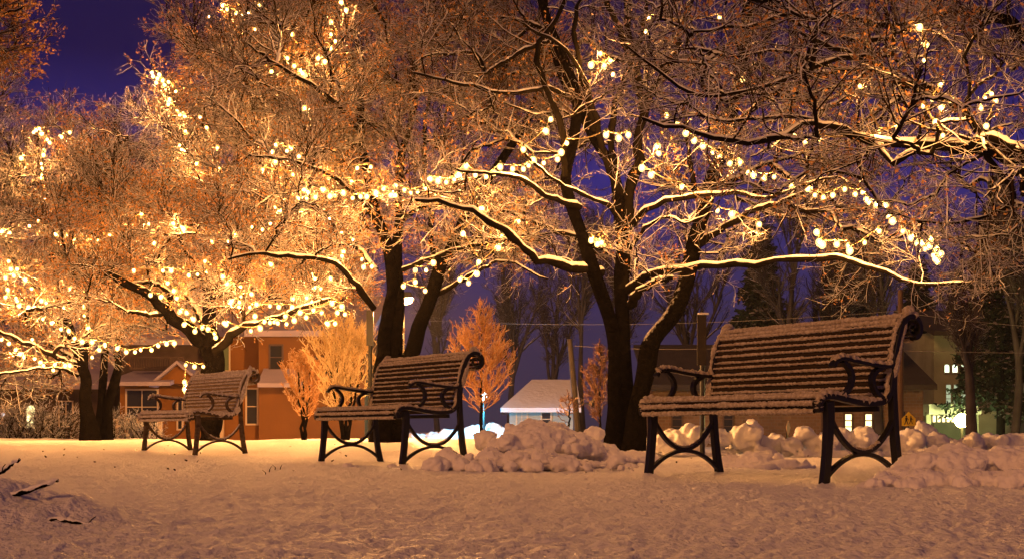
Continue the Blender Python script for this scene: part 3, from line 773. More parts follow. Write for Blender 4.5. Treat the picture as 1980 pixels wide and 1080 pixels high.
# ------------------------------------------------------------------ heaps of snow
def icoverts(sub):
    bm = bmesh.new(); bmesh.ops.create_icosphere(bm, subdivisions=sub, radius=1.0)
    v = np.array([q.co[:] for q in bm.verts]); f = np.array([[w.index for w in q.verts] for q in bm.faces]); bm.free(); return v, f
ICO = icoverts(3)
def snow_heap(name, label, cat, blobs, voxel, seed, rough=.6, group=None, mt=None, fine=.5):
    "blobs (x, y, z, rx, ry, rz) of thrown snow, fused into one crumbly skin"
    rn = np.random.default_rng(seed); parts = []
    for (x, y, z, a, b, c) in blobs:
        v = ICO[0].copy(); k = rn.uniform(0, 50, 3)
        h = vnoise(v[:, 0] * 1.7 + k[0] + v[:, 2], v[:, 1] * 1.7 + k[1] - v[:, 2], seed) + .5 * vnoise(v[:, 0] * 4 + k[1] + 2 * v[:, 2], v[:, 1] * 4 + k[2], seed + 1)
        v = v * (1 + rough * h)[:, None]
        # planes broken off, so that lumps have blunt facets
        for _ in range(4):
            n = unit(rn.normal(size=3)); dd = rn.uniform(.62, .95); s = v @ n; v = v - np.maximum(s - dd, 0)[:, None] * n * .8
        th = rn.uniform(0, 6.28); R = np.array([[math.cos(th), -math.sin(th), 0], [math.sin(th), math.cos(th), 0], [0, 0, 1]])
        v = (v * np.array([a, b, c])) @ R.T if abs(a - b) < .35 * max(a, b) else v * np.array([a, b, c])
        parts.append((v + np.array([x, y, z]), ICO[1]))
    v, f = join(parts)
    o = np.array([v[:, 0].mean(), v[:, 1].mean(), gz(v[:, 0].mean(), v[:, 1].mean())])
    me = np_mesh(name, v - o, f)
    ob = link_mesh(name, me, mt or M_pile, None, tuple(o))
    rm = ob.modifiers.new("fuse", 'REMESH'); rm.mode = 'VOXEL'; rm.voxel_size = voxel; rm.use_smooth_shade = True
    sm = ob.modifiers.new("soften", 'SMOOTH'); sm.factor = .5; sm.iterations = 7
    tx = bpy.data.textures.new(name + "_lumps", 'CLOUDS'); tx.noise_scale = voxel * 5; tx.noise_depth = 3
    dp = ob.modifiers.new("lumps", 'DISPLACE'); dp.texture = tx; dp.strength = voxel * 4.6 * fine * 2; dp.mid_level = .5; dp.texture_coords = 'LOCAL'
    tag(ob, label, cat, group)
    return ob

def blob(px, py, Y, w, h=None, d=None):
    "a lump whose centre stands at the pixel, half-width w metres"
    p = P(px, py, Y); return (p[0], p[1], p[2], w, d or w, h or w * .8)

rr_ = random.Random(9)
heap = []
# hand-placed large lumps of the middle heap
for a in [(1045, 858, 10.0, .30, .17, .34), (1040, 838, 10.1, .17, .10), (1000, 842, 10.0, .12, .10), (1068, 836, 10.1, .10, .08), (1090, 850, 10.2, .15, .10), (985, 868, 9.7, .14, .12),
          (950, 890, 9.5, .16, .09), (1110, 870, 10.1, .22, .12), (1160, 880, 10.3, .26, .10), (1215, 890, 10.5, .28, .08), (1010, 893, 9.4, .17, .10), (1060, 895, 9.4, .2, .09),
          (960, 868, 9.8, .08, .09), (940, 852, 10.6, .09, .10), (880, 893, 9.6, .10, .07), (862, 885, 9.7, .08, .075), (1120, 903, 9.6, .25, .06), (1180, 905, 9.8, .25, .05),
          (900, 905, 9.4, .14, .04), (840, 903, 9.6, .12, .03), (1025, 905, 9.2, .08, .06), (990, 903, 9.1, .06, .05), (1040, 900, 9.0, .05, .045), (965, 905, 9.2, .05, .04), (1085, 828, 10.15, .06, .05), (1150, 838, 11.5, .10, .08)]:
    px, py, Y, w = a[:4]; h = a[4]; heap.append(blob(px, py, Y, w, h, a[5] if len(a) > 5 else w))
for k in range(42):
    px = rr_.uniform(825, 1225); t = (px - 825) / 400
    top = np.interp(px, [825, 870, 930, 985, 1030, 1090, 1130, 1225], [900, 880, 872, 835, 828, 835, 862, 878])
    py = rr_.uniform(top + 4, 908); Y = 9.1 + (908 - py) / 80 * 1.0; w = rr_.choice([.015, .02, .03, .045, .07, .10])
    heap.append(blob(px, py, Y, w, w * rr_.uniform(.6, .9)))
snow_heap("snow_heap", "large lumpy heap of shovelled snow between the middle and nearest bench", "snow heap", heap, .011, 5)
heap = []
for a in [(1850, 905, 7.0, .22, .14), (1900, 905, 7.1, .26, .13), (1820, 880, 7.1, .09, .07), (1806, 868, 7.15, .05, .06), (1870, 882, 7.3, .12, .05), (1960, 900, 7.0, .25, .14), (1780, 900, 7.0, .16, .10), (1745, 915, 6.9, .15, .08),
          (1850, 925, 6.7, .14, .08), (1795, 925, 6.7, .15, .07), (1730, 930, 6.7, .14, .055), (1690, 936, 6.6, .09, .03), (1865, 932, 6.5, .06, .05), (1910, 925, 6.6, .10, .07), (1760, 932, 6.55, .08, .05), (1720, 925, 6.6, .05, .05), (1975, 930, 6.5, .14, .08), (2040, 900, 6.9, .3, .15)]:
    px, py, Y, w, h = a; heap.append(blob(px, py + 7, Y, w, h * .9))
for k in range(45):
    px = rr_.uniform(1680, 2040); top = np.interp(px, [1680, 1760, 1806, 1830, 2040], [932, 900, 872, 892, 895]); py = rr_.uniform(top, 938)
    w = rr_.choice([.015, .02, .03, .045]); heap.append(blob(px, py, 6.5 + (938 - py) / 70 * .7, w, w * .7))
snow_heap("snow_heap", "snow heap at the right edge beside the nearest bench's back leg", "snow heap", heap, .009, 7)
heap = [blob(px, py, Y, w, h) for px, py, Y, w, h in [(1420, 893, 10.0, .14, .06), (1465, 890, 9.8, .16, .08), (1440, 905, 9.6, .14, .05), (1510, 900, 9.7, .14, .06), (1480, 905, 9.5, .15, .05), (1505, 886, 9.9, .05, .04), (1550, 905, 9.6, .10, .035), (1400, 905, 9.8, .10, .03),
        (1480, 915, 9.35, .06, .03), (1448, 915, 9.35, .05, .03)]]
for k in range(30):
    px = rr_.uniform(1395, 1560); w = rr_.choice([.015, .025, .035]); heap.append(blob(px, rr_.uniform(890, 913), 9.6, w, w * .7))
snow_heap("snow_heap", "low snow heap seen under the nearest bench", "snow heap", heap, .010, 8)
for (px, py, Y, w, lab) in [(672, 905, 9.9, .040, "lone snow lump on the ground under the middle bench's near legs"), (757, 902, 10.1, .035, "small snow lump just left of the middle bench's right front leg")]:
    x, y, z = on_ground(px, Y); snow_heap("snow_lump", lab, "snow lump", [(x, y, z + w*.2, w*1.3, w, w*.7), (x + w, y, z, w, w, w*.5)], .006, 3)
# ploughed bank along the street, blocks of snow standing in a line
bank = []
YK = 28.0
for (px, py, w) in [(1300, 845, .35), (1330, 838, .35), (1350, 835, .3), (1395, 842, .3), (1420, 848, .32), (1448, 832, .42), (1452, 822, .25), (1470, 850, .3), (1500, 850, .3), (1530, 850, .28), (1555, 838, .32), (1553, 828, .22), (1575, 850, .3), (1605, 845, .35), (1640, 850, .3),
                    (1665, 842, .36), (1690, 850, .3), (1720, 852, .3), (1745, 850, .3), (1765, 842, .34), (1787, 832, .38), (1785, 822, .26), (1815, 845, .3), (1840, 852, .25), (1885, 845, .28), (1882, 838, .2), (1905, 850, .3), (1860, 856, .28), (1935, 846, .3), (1970, 850, .35), (2010, 848, .3), (1270, 850, .3), (1625, 835, .28), (1240, 852, .3)]:
    w *= .82; b = blob(px, py + 8, YK + rr_.uniform(-.4, .4), w, w * .9); bank.append(b)
    bank.append((b[0] + rr_.uniform(-.3, .3), b[1] - .25, -.22, w * .7, w * .7, w * .5))
    if rr_.random() < .8: bank.append((b[0] + rr_.uniform(-.4, .4), b[1] - .35, -.2, w * .4, w * .4, w * .35))
snow_heap("snow_bank", "ploughed bank of rounded snow blocks along the far side of the street", "snow bank", bank, .035, 12)
heap = [blob(px, py, 40.6, w, h * .9) for px, py, w, h in [(800, 850, .5, .25), (840, 850, .6, .28), (880, 845, .6, .30), (920, 842, .6, .34), (955, 838, .5, .36), (990, 845, .5, .3), (1020, 850, .5, .25)]]
snow_heap("snow_bank", "snow bank catching cyan lamplight behind the middle bench's right legs", "snow bank", heap, .04, 15)
st = MB()
xs = np.linspace(1.5, 60, 60); ysr = np.linspace(20.5, 27.2, 12)
V = [(x, y, float(ground_z(x, y)) + .006 + .01 * math.sin(x * 3.1 + y)) for y in ysr for x in xs]
st.add(V, [(j*60+i, j*60+i+1, (j+1)*60+i+1, (j+1)*60+i) for j in range(11) for i in range(59)])
tag(st.build("street", mat("trodden_street_snow", (.42, .41, .46), rough=.5, noise=(2.2, 1.0), col2=(.20, .19, .22), bump=(9, 1, .06)), smooth=True), kind="structure")

# ------------------------------------------------------------------ twigs poking out of the drift, lower left
def stick(label, pts, r, snow=True):
    p = smooth_path([P(*q) for q in pts], 16); base = p[0]
    root = empty("fallen_branch", tuple(base)); tag(root, label, "branch")
    rn = np.random.default_rng(int(pts[-1][0]) + 3)
    rad = np.linspace(r, r * .45, 16)[None]
    pp = (p + rn.normal(size=p.shape) * r * .25)[None]
    kids, kr = children_of(pp, rad, 1, .06, 5, rn, r_min=.0022)
    v, f = join([tubes(pp, rad * (1 + .1 * rn.normal(size=rad.shape)), 9), tubes(kids, kr, 6)])
    link_mesh("wood", np_mesh("wood", v - base, f), M_bark, root)
    if snow:
        v, f = snow_on(pp, rad, 8, rn, lift=.45, fat=.6, steep=2.0); link_mesh("snow_cover", np_mesh("snow_cover", v - base, f), M_fluff, root)
stick("snow topped branch poking in from the left edge, the longer of two", [(-60, 985, 3.9), (0, 962, 3.9), (50, 950, 3.88), (85, 938, 3.86), (112, 928, 3.85)], .010)
stick("short dark twig at the left edge above the longer branch", [(-50, 945, 4.0), (-10, 918, 4.0), (15, 903, 4.0), (38, 887, 4.0)], .009)
stick("gnarled branch lying half buried on the dark drift in the lower left", [(60, 1014, 3.72), (100, 1008, 3.68), (130, 1006, 3.66), (160, 1012, 3.64), (184, 1022, 3.62)], .013)
for i, (px, py, Y) in enumerate([(512, 912, 9.0), (520, 909, 9.1), (531, 908, 9.2), (541, 904, 9.3)]):
    x, y, z = on_ground(px, 706.0 / (py + 4 - HY))
    m = MB(); m.tube([(0, 0, -.01), (.006, 0, .02), (.018 * (1 if i % 2 else -1), .004, .04)], [.004, .003, .001], 5)
    o = m.build("grass_blade", M_bark); o.location = (x, y, z); tag(o, "tiny dry blade poking through the snow between far and middle bench", "grass", "dry blades poking through the snow")

rn = np.random.default_rng(77); n = 90
lx = rn.uniform(-6, 3.5, n); ly = rn.uniform(8.5, 19, n); c = np.stack([lx, ly, ground_z(lx, ly) + .008], -1); d = unit(np.stack([rn.normal(size=n), rn.normal(size=n), rn.uniform(0, .7, n)], -1))
v, f = quads(c, d, rn.uniform(.010, .032, n), rn)
tag(link_mesh("fallen_leaves", np_mesh("fallen_leaves", v, f, False), mat("fallen_leaf", (.06, .035, .02))), kind="stuff")

# ------------------------------------------------------------------ small trees lit by the street lamp
def cone_tree(label, px, Y, top, bottom, halfw, n, seed, mt, stems=1, up=.9, group="young trees lit orange by the street lamp", r=.035, twigs=7000, tw=.009, name="young_tree", shape=None):
    rng = np.random.default_rng(seed); x, y, z = on_ground(px, Y); base = np.array([x, y, z])
    root = empty(name, tuple(base)); tag(root, label, "tree", group)
    ztop = CH + (HY - top) * Y / F; zb = CH + (HY - bottom) * Y / F; W = halfw * Y / F
    st = []
    for s in range(stems):
        off = np.array([(s - (stems - 1) / 2) * .25 * W, 0, 0]); p = np.array([base + off * .15, base + off * .5 + [0, 0, (ztop - z) * .3], base + off + [0, 0, (ztop - z) * .6], base + off * 1.2 + [0, 0, (ztop - z) * (1 - .12 * abs(s - (stems-1)/2))]])
        p = smooth_path(p, 14); p[1:] += rng.normal(size=(13, 3)) * .02; p[0, 2] -= .1; st.append(p)
    st = np.array(st); sr = np.linspace(r, .008, 14)[None].repeat(stems, 0)
    v, f = tubes(st, sr, 8); link_mesh("trunk", np_mesh("trunk", v - base, f), M_bark, root)
    K = 7; B = np.empty((n, K, 3)); 
    for i in range(n):
        u = (i + rng.random()) / n; h = zb + (ztop - zb) * u ** .9 * .98; s = st[rng.integers(stems)]
        j = int(np.argmin(np.abs(s[:, 2] - h))); b = s[j]
        a = rng.uniform(0, 2 * math.pi); rad = (shape(u) if shape else min(1, (1 - u) * 1.25 + .04) * (.75 + .25 * min(1, u * 5))) * W * rng.uniform(.7, 1.08)
        for k in range(K):
            t = k / (K - 1); B[i, k] = b + np.array([math.cos(a), math.sin(a), 0]) * rad * t + np.array([0, 0, rad * up * t * (t * .6 + .5)])
        B[i, 1:] += rng.normal(size=(K-1, 3)) * .02
    br = np.linspace(.012, .005, K)[None].repeat(n, 0)
    c1, r1 = children_of(B, br, twigs // 5, .40 * min(1, W), 5, rng, spread=.6, up=.35, r_min=tw)
    c2, r2 = children_of(c1, r1, twigs, .20 * min(1, W), 4, rng, spread=.7, up=.35, r_min=tw * .8)
    v, f = join([tubes(B, br, 5), tubes(c1, r1, 4), tubes(c2, r2, 3)])
    link_mesh("crown", np_mesh("crown", v - base, f), mt, root)
    return root
cone_tree("tall glowing orange shrub left of the dark forked trunks", 668, 27.0, 630, 810, 62, 110, 71, M_frost_lit2, stems=5, twigs=4200, up=1.3, shape=lambda u: .9 - .55 * u ** 3)
cone_tree("lower orange shrub leaning out left of the tall glowing shrub", 588, 27.5, 675, 812, 42, 90, 72, M_frost_lit, stems=3, twigs=3200, up=1.4)
cone_tree("narrow bright yellow sapling between the dark trunk and leaning trunk", 775, 27.2, 640, 810, 16, 50, 73, M_frost_lit2, twigs=3500, up=1.3)
cone_tree("cone shaped bare orange tree behind the middle bench's right end", 930, 25.5, 598, 800, 78, 90, 74, M_frost_lit, twigs=2400, up=.95, tw=.0085)
cone_tree("faint reddish sapling left of the tall tree's trunks", 1160, 31.0, 665, 815, 38, 50, 75, M_frost_dim, twigs=3500, up=1.2, tw=.006)
cone_tree("small bare shrub in front of the pale cottage's right side", 1100, 30.0, 765, 815, 40, 16, 76, M_frost_dim, twigs=300, up=.6, tw=.006, name="shrub")
# ------------------------------------------------------------------ far bare trees and firs
def far_tree(label, px, Y, top, spread, seed, n=70, twigs=3000, fork=.25, group="bare trees far behind the park", r=.16, low=.3):
    rng = np.random.default_rng(seed); x, y, z = on_ground(px, Y); base = np.array([x, y, z])
    root = empty("bare_tree", tuple(base)); tag(root, label, "tree", group)
    H = CH + (HY - top) * Y / F - z; W = spread * Y / F
    tp = smooth_path(np.array([[0, 0, -.2], [rng.normal() * .1, 0, H * .3], [rng.normal() * .25, 0, H * .6], [rng.normal() * .4, 0, H * .95]]) + base, 16)[None]
    tr = np.linspace(r, .03, 16)[None]
    L1, R1 = children_of(tp, tr, 9, H * .55, 9, rng, spread=.62 * W / (H * .4), up=.45, t0=low, r_fac=.75, r_min=.03, wander=.10)
    L2, R2 = children_of(L1, R1, n, H * .24, 7, rng, spread=.7, up=.3, r_min=.016, r_fac=.7, wander=.14)
    L3, R3 = children_of(L2, R2, n * 6, H * .11, 5, rng, spread=.8, up=.25, r_min=.010, wander=.18)
    L4, R4 = children_of(L3, R3, twigs, H * .05, 4, rng, spread=.8, up=.25, r_min=.007, wander=.2)
    v, f = tubes(tp, tr, 10); link_mesh("trunk", np_mesh("trunk", v - base, f), M_fartwig, root)
    v, f = join([tubes(L1, R1, 7), tubes(L2, R2, 5), tubes(L3, R3, 3), tubes(L4, R4, 3)])
    link_mesh("crown", np_mesh("crown", v - base, f), M_fartwig, root)
far_tree("bare tree in the purple mist just right of the orange cone tree", 985, 52, 520, 110, 81)
far_tree("bare tree in mist behind the pale cottage", 1060, 58, 540, 120, 82)
far_tree("slanting bare tree in mist directly left of the tall tree's trunks", 1130, 50, 470, 60, 83, r=.14)
far_tree("misty bare tree between the tall tree's trunks", 1215, 56, 500, 90, 84)
far_tree("bare tree whose stems rise behind the nearest bench's left end", 1330, 54, 430, 100, 85)
far_tree("bare tree with straight stems above the nearest bench's back", 1530, 48, 430, 90, 86, r=.2)
far_tree("bare tree right of the straight-stemmed one above the nearest bench", 1600, 53, 420, 90, 87)
far_tree("bare tree over the nearest bench's curled right end", 1700, 46, 470, 80, 88, r=.2)
far_tree("dark bare tree before the building with arched windows", 1880, 36, 520, 70, 89, twigs=4000, r=.18, low=.2)
far_tree("bare tree beyond the right edge of the building with arched windows", 1960, 44, 380, 100, 90)
far_tree("bare tree high behind the orange house's left roof", 300, 60, 420, 120, 91)
far_tree("bare tree in mist behind the two glowing shrubs", 850, 60, 500, 120, 92)

def fir(label, px, Y, top, halfw, seed):
    rng = np.random.default_rng(seed); x, y, z = on_ground(px, Y); base = np.array([x, y, z])
    root = empty("fir_tree", tuple(base)); tag(root, label, "tree", "dark firs far behind the park")
    H = CH + (HY - top) * Y / F - z; W = halfw * Y / F
    tp = np.array([base + [0, 0, H * t - .1] for t in np.linspace(0, 1, 10)])[None]; tr = np.linspace(.18, .02, 10)[None]
    v, f = tubes(tp, tr, 8); link_mesh("trunk", np_mesh("trunk", v - base, f), M_bark, root)
    n = 260; K = 6; u = rng.random(n) ** .8; a = rng.uniform(0, 6.283, n); rad = W * (1 - u) * rng.uniform(.6, 1.1, n) + .15
    t = np.linspace(0, 1, K)
    B = base + np.stack([np.cos(a)[:, None] * rad[:, None] * t, np.sin(a)[:, None] * rad[:, None] * t, (H * (.12 + .87 * u))[:, None] - .32 * rad[:, None] * t ** 1.4], -1)
    br = np.linspace(.03, .01, K)[None].repeat(n, 0)
    c1, r1 = children_of(B, br, 5000, .35, 4, rng, spread=.9, flat=.35, up=-.12, r_min=.012)
    k = rng.choice(len(c1), 16000); c = c1[k, rng.integers(1, 4, 16000)] + rng.normal(size=(16000, 3)) * .04
    q = quads(c, unit(c1[k, -1] - c1[k, 0] + rng.normal(size=(16000, 3)) * .15), rng.uniform(.10, .24, 16000), rng)
    v, f = join([tubes(B, br, 4), tubes(c1, r1, 3)]) ; v, f = join([(v, f), q])
    link_mesh("crown", np_mesh("crown", v - base, f, False), M_fir, root)
fir("tall dark fir above the nearest bench's left shoulder", 1470, 50, 430, 90, 101)
fir("dark fir hidden behind straight bare stems above the nearest bench", 1640, 56, 440, 100, 102)
fir("broad dark fir at the right edge above the lamp lit building", 1935, 50, 330, 120, 103)
fir("small dark fir behind the nearest bench's curled end", 1775, 62, 500, 90, 104)

# dark brushwood low at the far left and in front of the houses
def brush(label, px0, px1, Y, top, n, seed, mt):
    rng = np.random.default_rng(seed); xm, ym, zm = on_ground((px0 + px1) / 2, Y); base = np.array([xm, ym, zm])
    root = empty("hedge", tuple(base)); tag(root, label, "hedge")
    H = CH + (HY - top) * Y / F - zm; X = (rng.uniform(px0, px1, n) - CX) * Y / F; K = 7
    p = np.empty((n, K, 3)); p[:, 0] = np.stack([X, Y + rng.uniform(-.5, .5, n), np.full(n, zm)], -1); d = unit(np.stack([rng.normal(size=n) * .35, rng.normal(size=n) * .3, np.ones(n)], -1))
    for k in range(1, K):
        d = unit(d + rng.normal(size=(n, 3)) * .2); p[:, k] = p[:, k-1] + d * (H * rng.uniform(.6, 1.05, n) / (K - 1))[:, None]
    r = np.linspace(.018, .006, K)[None].repeat(n, 0)
    c1, r1 = children_of(p, r, n * 8, .45, 5, rng, r_min=.006); c2, r2 = children_of(c1, r1, n * 40, .2, 4, rng, r_min=.005)
    v, f = tubes(p, r, 5); link_mesh("stems", np_mesh("stems", v - base, f), M_bark, root)
    v, f = join([tubes(c1, r1, 4), tubes(c2, r2, 3)]); link_mesh("twigs", np_mesh("twigs", v - base, f), mt, root)
brush("dark tangled hedge across the far left below the lowest lights", -60, 150, 33, 770, 90, 111, M_twig)
brush("low brushwood before the orange house's white framed window", 195, 300, 34, 790, 40, 112, M_twig)

# ------------------------------------------------------------------ houses
M_ochre = mat("ochre_boards", (.20, .078, .012), rough=.8, noise=(.8, .5), col2=(.13, .05, .009), bump=(14, .4, .02))
M_dark = mat("dark_timber", (.09, .055, .04), rough=.7, noise=(3, .6))
M_glass = mat("dark_glass", (.02, .02, .025), rough=.12, spec=.6)
M_trim = mat("painted_trim", (.50, .38, .26), rough=.6)
M_roof = mat("snowy_roof", (.34, .28, .34), rough=.7, noise=(1.2, .6), col2=(.25, .21, .26), bump=(5, .6, .05))
M_lit = emis("lit_window", (1.0, .80, .34), 1.5)
M_litw = emis("lit_window_pale", (.80, .95, .62), 1.3)
M_litd = emis("lit_window_dim", (.62, .72, .45), .35)
def ext(px, Y): return (px - CX) * Y / F
def zt(py, Y): return CH + (HY - py) * Y / F

def wall_box(name, px0, px1, Y0, Y1, ztop, m, parent, loc, zb=-.9):
    b = MB(); x0, x1 = ext(px0, Y0), ext(px1, Y0)
    b.box(((x0+x1)/2 - loc[0], (Y0+Y1)/2 - loc[1], (ztop + zb)/2 - loc[2]), (x1 - x0, Y1 - Y0, ztop - zb)); return b.build(name, m, parent)
def roof_slab(name, px0, px1, y0, z0, y1, z1, parent, loc, Yref, th=.18, m=None, hip=0.0):
    "a sloping slab of roof from the eave line (y0, z0) up to (y1, z1)"
    b = MB(); x0, x1 = ext(px0, Yref) - loc[0], ext(px1, Yref) - loc[0]
    v = [(x0, y0-loc[1], z0-loc[2]), (x1, y0-loc[1], z0-loc[2]), (x1, y1-loc[1], z1-loc[2]), (x0 + hip, y1-loc[1], z1-loc[2])]
    v += [(a, c, d - th) for a, c, d in v]
    b.add(v, [(0,1,2,3), (7,6,5,4), (0,4,5,1), (1,5,6,2), (2,6,7,3), (3,7,4,0)])
    return b.build(name, m or M_roof, parent)
def window(px0, px1, py0, py1, Y, parent, loc, glass=None, cols=2, rows=2, frame=None, arch=False, name="window", depth=.05, bar=.05):
    x0, x1, z1, z0 = ext(px0, Y) - loc[0], ext(px1, Y) - loc[0], zt(py0, Y) - loc[2], zt(py1, Y) - loc[2]
    y = Y - loc[1]; m = MB(); w = bar
    m.box(((x0+x1)/2, y - depth*.5, z0 - w/2), (x1-x0+2*w, depth, w)); m.box(((x0+x1)/2, y - depth*.5, z1 + w/2), (x1-x0+2*w, depth, w))
    m.box((x0 - w/2, y - depth*.5, (z0+z1)/2), (w, depth - .006, z1-z0)); m.box((x1 + w/2, y - depth*.5, (z0+z1)/2), (w, depth - .006, z1-z0))
    for i in range(1, cols): m.box((x0 + (x1-x0)*i/cols, y - depth*.4, (z0+z1)/2), (w*.6, depth*.6, z1-z0))
    for i in range(1, rows): m.box(((x0+x1)/2, y - depth*.38, z0 + (z1-z0)*i/rows), (x1-x0, depth*.5, w*.6))
    fr = m.build(name, frame or M_trim, parent)
    g = MB()
    if arch:
        r = (x1-x0)/2; cx = (x0+x1)/2; zc = z1 - r
        poly = [(x0, z0), (x1, z0)] + [(cx + r*math.cos(t), zc + r*math.sin(t)) for t in np.linspace(0, math.pi, 9)]
        g.prism(poly, y - .018, y + .01)
    else: g.box(((x0+x1)/2, y - .005, (z0+z1)/2), (x1-x0, .03, z1-z0))
    g.build("pane", glass or M_glass, fr); return fr

# the orange house
YH = 40.0
loc = (ext(450, YH), YH, -.55)
H = empty("house", loc); tag(H, "two storey ochre house behind the far bench with snowy lower roofs", "house")
wall_box("wall", 500, 705, YH, YH + 8, zt(640, YH), M_ochre, H, loc)
wall_box("lower_wall", 232, 499, YH + .3, YH + 8, zt(733, YH + .3), M_ochre, H, loc)
wall_box("upper_wall", 222, 499, YH + 2.0, YH + 8.2, zt(652, YH + 2), M_dark, H, loc, zb=zt(735, YH + 2))
wall_box("stair_wall", 400, 499, YH + 1.3, YH + 1.9, zt(650, YH + 1.3), M_ochre, H, loc, zb=zt(735, YH+1.3))
roof_slab("roof", 480, 725, YH - .6, zt(641, YH), YH + 5, zt(641, YH) + 1.6, H, loc, YH)
roof_slab("roof", 205, 481, YH + 1.4, zt(655, YH + 1.4), YH + 6, zt(655, YH) + 1.5, H, loc, YH)
roof_slab("porch_roof", 222, 345, YH - 1.0, zt(737, YH - 1), YH + 2, zt(716, YH + 2), H, loc, YH, th=.12)
roof_slab("porch_roof", 510, 612, YH - 1.0, zt(740, YH - 1), YH + .02, zt(711, YH), H, loc, YH, th=.12)
g = MB(); cx = ext(352, YH) - loc[0]; zb_, zp = zt(742, YH) - loc[2], zt(706, YH) - loc[2]; wv = ext(395, YH) - ext(352, YH)
g.prism([(cx - wv, zb_), (cx + wv, zb_), (cx, zp)], -.5, 1.9); g.build("gable", M_ochre, H)
g = MB()
for s in (-1, 1):
    g.add([(cx, -.65, zp + .12), (cx + s*(wv + .15), -.65, zb_), (cx + s*(wv + .15), 2.0, zb_), (cx, 2.0, zp + .12), (cx, -.65, zp + .02), (cx + s*(wv + .15), -.65, zb_ - .1), (cx + s*(wv + .15), 2.0, zb_ - .1), (cx, 2.0, zp + .02)],
          [(0,1,2,3), (7,6,5,4), (0,4,5,1), (1,5,6,2), (2,6,7,3), (3,7,4,0)])
g.build("gable_roof", M_roof, H)
window(246, 304, 754, 818, YH + .3, H, loc, cols=2, rows=2)
window(478, 497, 752, 818, YH + .3, H, loc, cols=1, rows=2)
window(523, 545, 668, 712, YH, H, loc, cols=1, rows=2, frame=M_dark)
window(612, 640, 690, 726, YH, H, loc, cols=1, rows=1, frame=M_dark)
window(430, 443, 662, 715, YH + 1.3, H, loc, cols=1, rows=1, glass=mat("green_shutter", (.10, .14, .08)))
window(345, 352, 770, 828, YH + .3, H, loc, cols=1, rows=1); 
d = MB(); d.box((ext(425, YH) - loc[0], .27, (zt(760, YH) + zt(846, YH))/2 - loc[2]), (.14, .12, zt(760, YH) - zt(850, YH))); d.build("downpipe", M_trim, H)
rl = MB(); z0_, z1_ = zt(712, YH + 1) - loc[2], zt(690, YH + 1) - loc[2]; xa, xb = ext(232, YH) - loc[0], ext(340, YH) - loc[0]
rl.box(((xa+xb)/2, 1.0, z1_), (xb - xa, .06, .06)); rl.box(((xa+xb)/2, 1.0, z0_), (xb - xa, .06, .05))
for i in range(24): rl.box((xa + (xb-xa)*i/23, 1.0, (z0_+z1_)/2), (.035, .035, z1_ - z0_ - .05))
rl.build("balcony_railing", M_dark, H)
# porch fence of the house
fl = on_ground(265, 36.5); Fn = empty("picket_fence", fl); tag(Fn, "low pale fence before the ochre house's window", "fence")
m = MB(); xa, xb = ext(225, 36.5) - fl[0], ext(310, 36.5) - fl[0]
for z in (.35, .75): m.box(((xa+xb)/2, 0, z), (xb - xa, .04, .07))
m.build("rail", M_trim, Fn); 
for i in range(5):
    p = MB(); p.box((xa + (xb-xa)*i/4, .01, .45), (.09, .09, .9)); p.box((xa + (xb-xa)*i/4, .01, .93), (.13, .13, .05)); p.build("post", M_trim, Fn)
# dark lodge at the far left, one lit arched window
YL = 42.0; loc = (ext(60, YL), YL, -.55); L_ = empty("house", loc); tag(L_, "dark low house at the far left with one small lit arched window", "house")
wall_box("wall", -120, 215, YL, YL + 7, zt(742, YL), M_dark, L_, loc)
roof_slab("roof", -140, 221, YL - .6, zt(742, YL), YL + 4, zt(742, YL) + 1.3, L_, loc, YL)
window(52, 68, 783, 826, YL, L_, loc, glass=M_lit, cols=1, rows=1, frame=M_dark, arch=True)
window(116, 140, 776, 822, YL, L_, loc, cols=2, rows=2, bar=.04); window(-40, -10, 780, 822, YL, L_, loc, cols=2, rows=2, bar=.04)
window(3, 10, 798, 806, YL, L_, loc, glass=emis("lit_window_cool", (.7, .8, 1.0), .9), cols=1, rows=1, frame=M_dark)

# the pale cottage
YP = 42.0; loc = (ext(1060, YP), YP, -.55); Cg = empty("cottage", loc); tag(Cg, "small pale cottage with a snowy roof, lit cyan at its left corner", "cottage")
M_pale = mat("pale_boards", (.30, .33, .31), rough=.7, noise=(2, .4), bump=(20, .3, .02))
wall_box("wall", 985, 1108, YP, YP + 5, zt(786, YP), M_pale, Cg, loc)
M_roof2 = mat("deep_snow_roof", (.55, .54, .60), rough=.7, noise=(1.2, .4), col2=(.55, .54, .58), bump=(5, .6, .05))
roof_slab("roof", 968, 1122, YP - .5, zt(788, YP), YP + 2.6, zt(733, YP + 2.6), Cg, loc, YP, th=.14, m=M_roof2, hip=1.05); roof_slab("roof", 968, 1122, YP + 5.7, zt(788, YP), YP + 2.6, zt(733, YP + 2.6) - .002, Cg, loc, YP, th=.14, m=M_roof2, hip=1.05)
window(1000, 1018, 797, 820, YP, Cg, loc, cols=2, rows=1, glass=M_pale); window(1048, 1064, 797, 822, YP, Cg, loc, cols=1, rows=2)

q = MB(); a_ = (ext(968, YP) - loc[0], -.5, zt(788, YP) - loc[2]); b_ = (a_[0] + 1.05, 2.6, zt(733, YP + 2.6) - loc[2]); c_ = (a_[0], 5.7, a_[2])
q.add([a_, b_, c_] + [(x, y, z - .14) for x, y, z in (a_, b_, c_)], [(0, 1, 2), (5, 4, 3), (0, 3, 4, 1), (1, 4, 5, 2), (2, 5, 3, 0)]); q.build("roof", M_roof2, Cg)

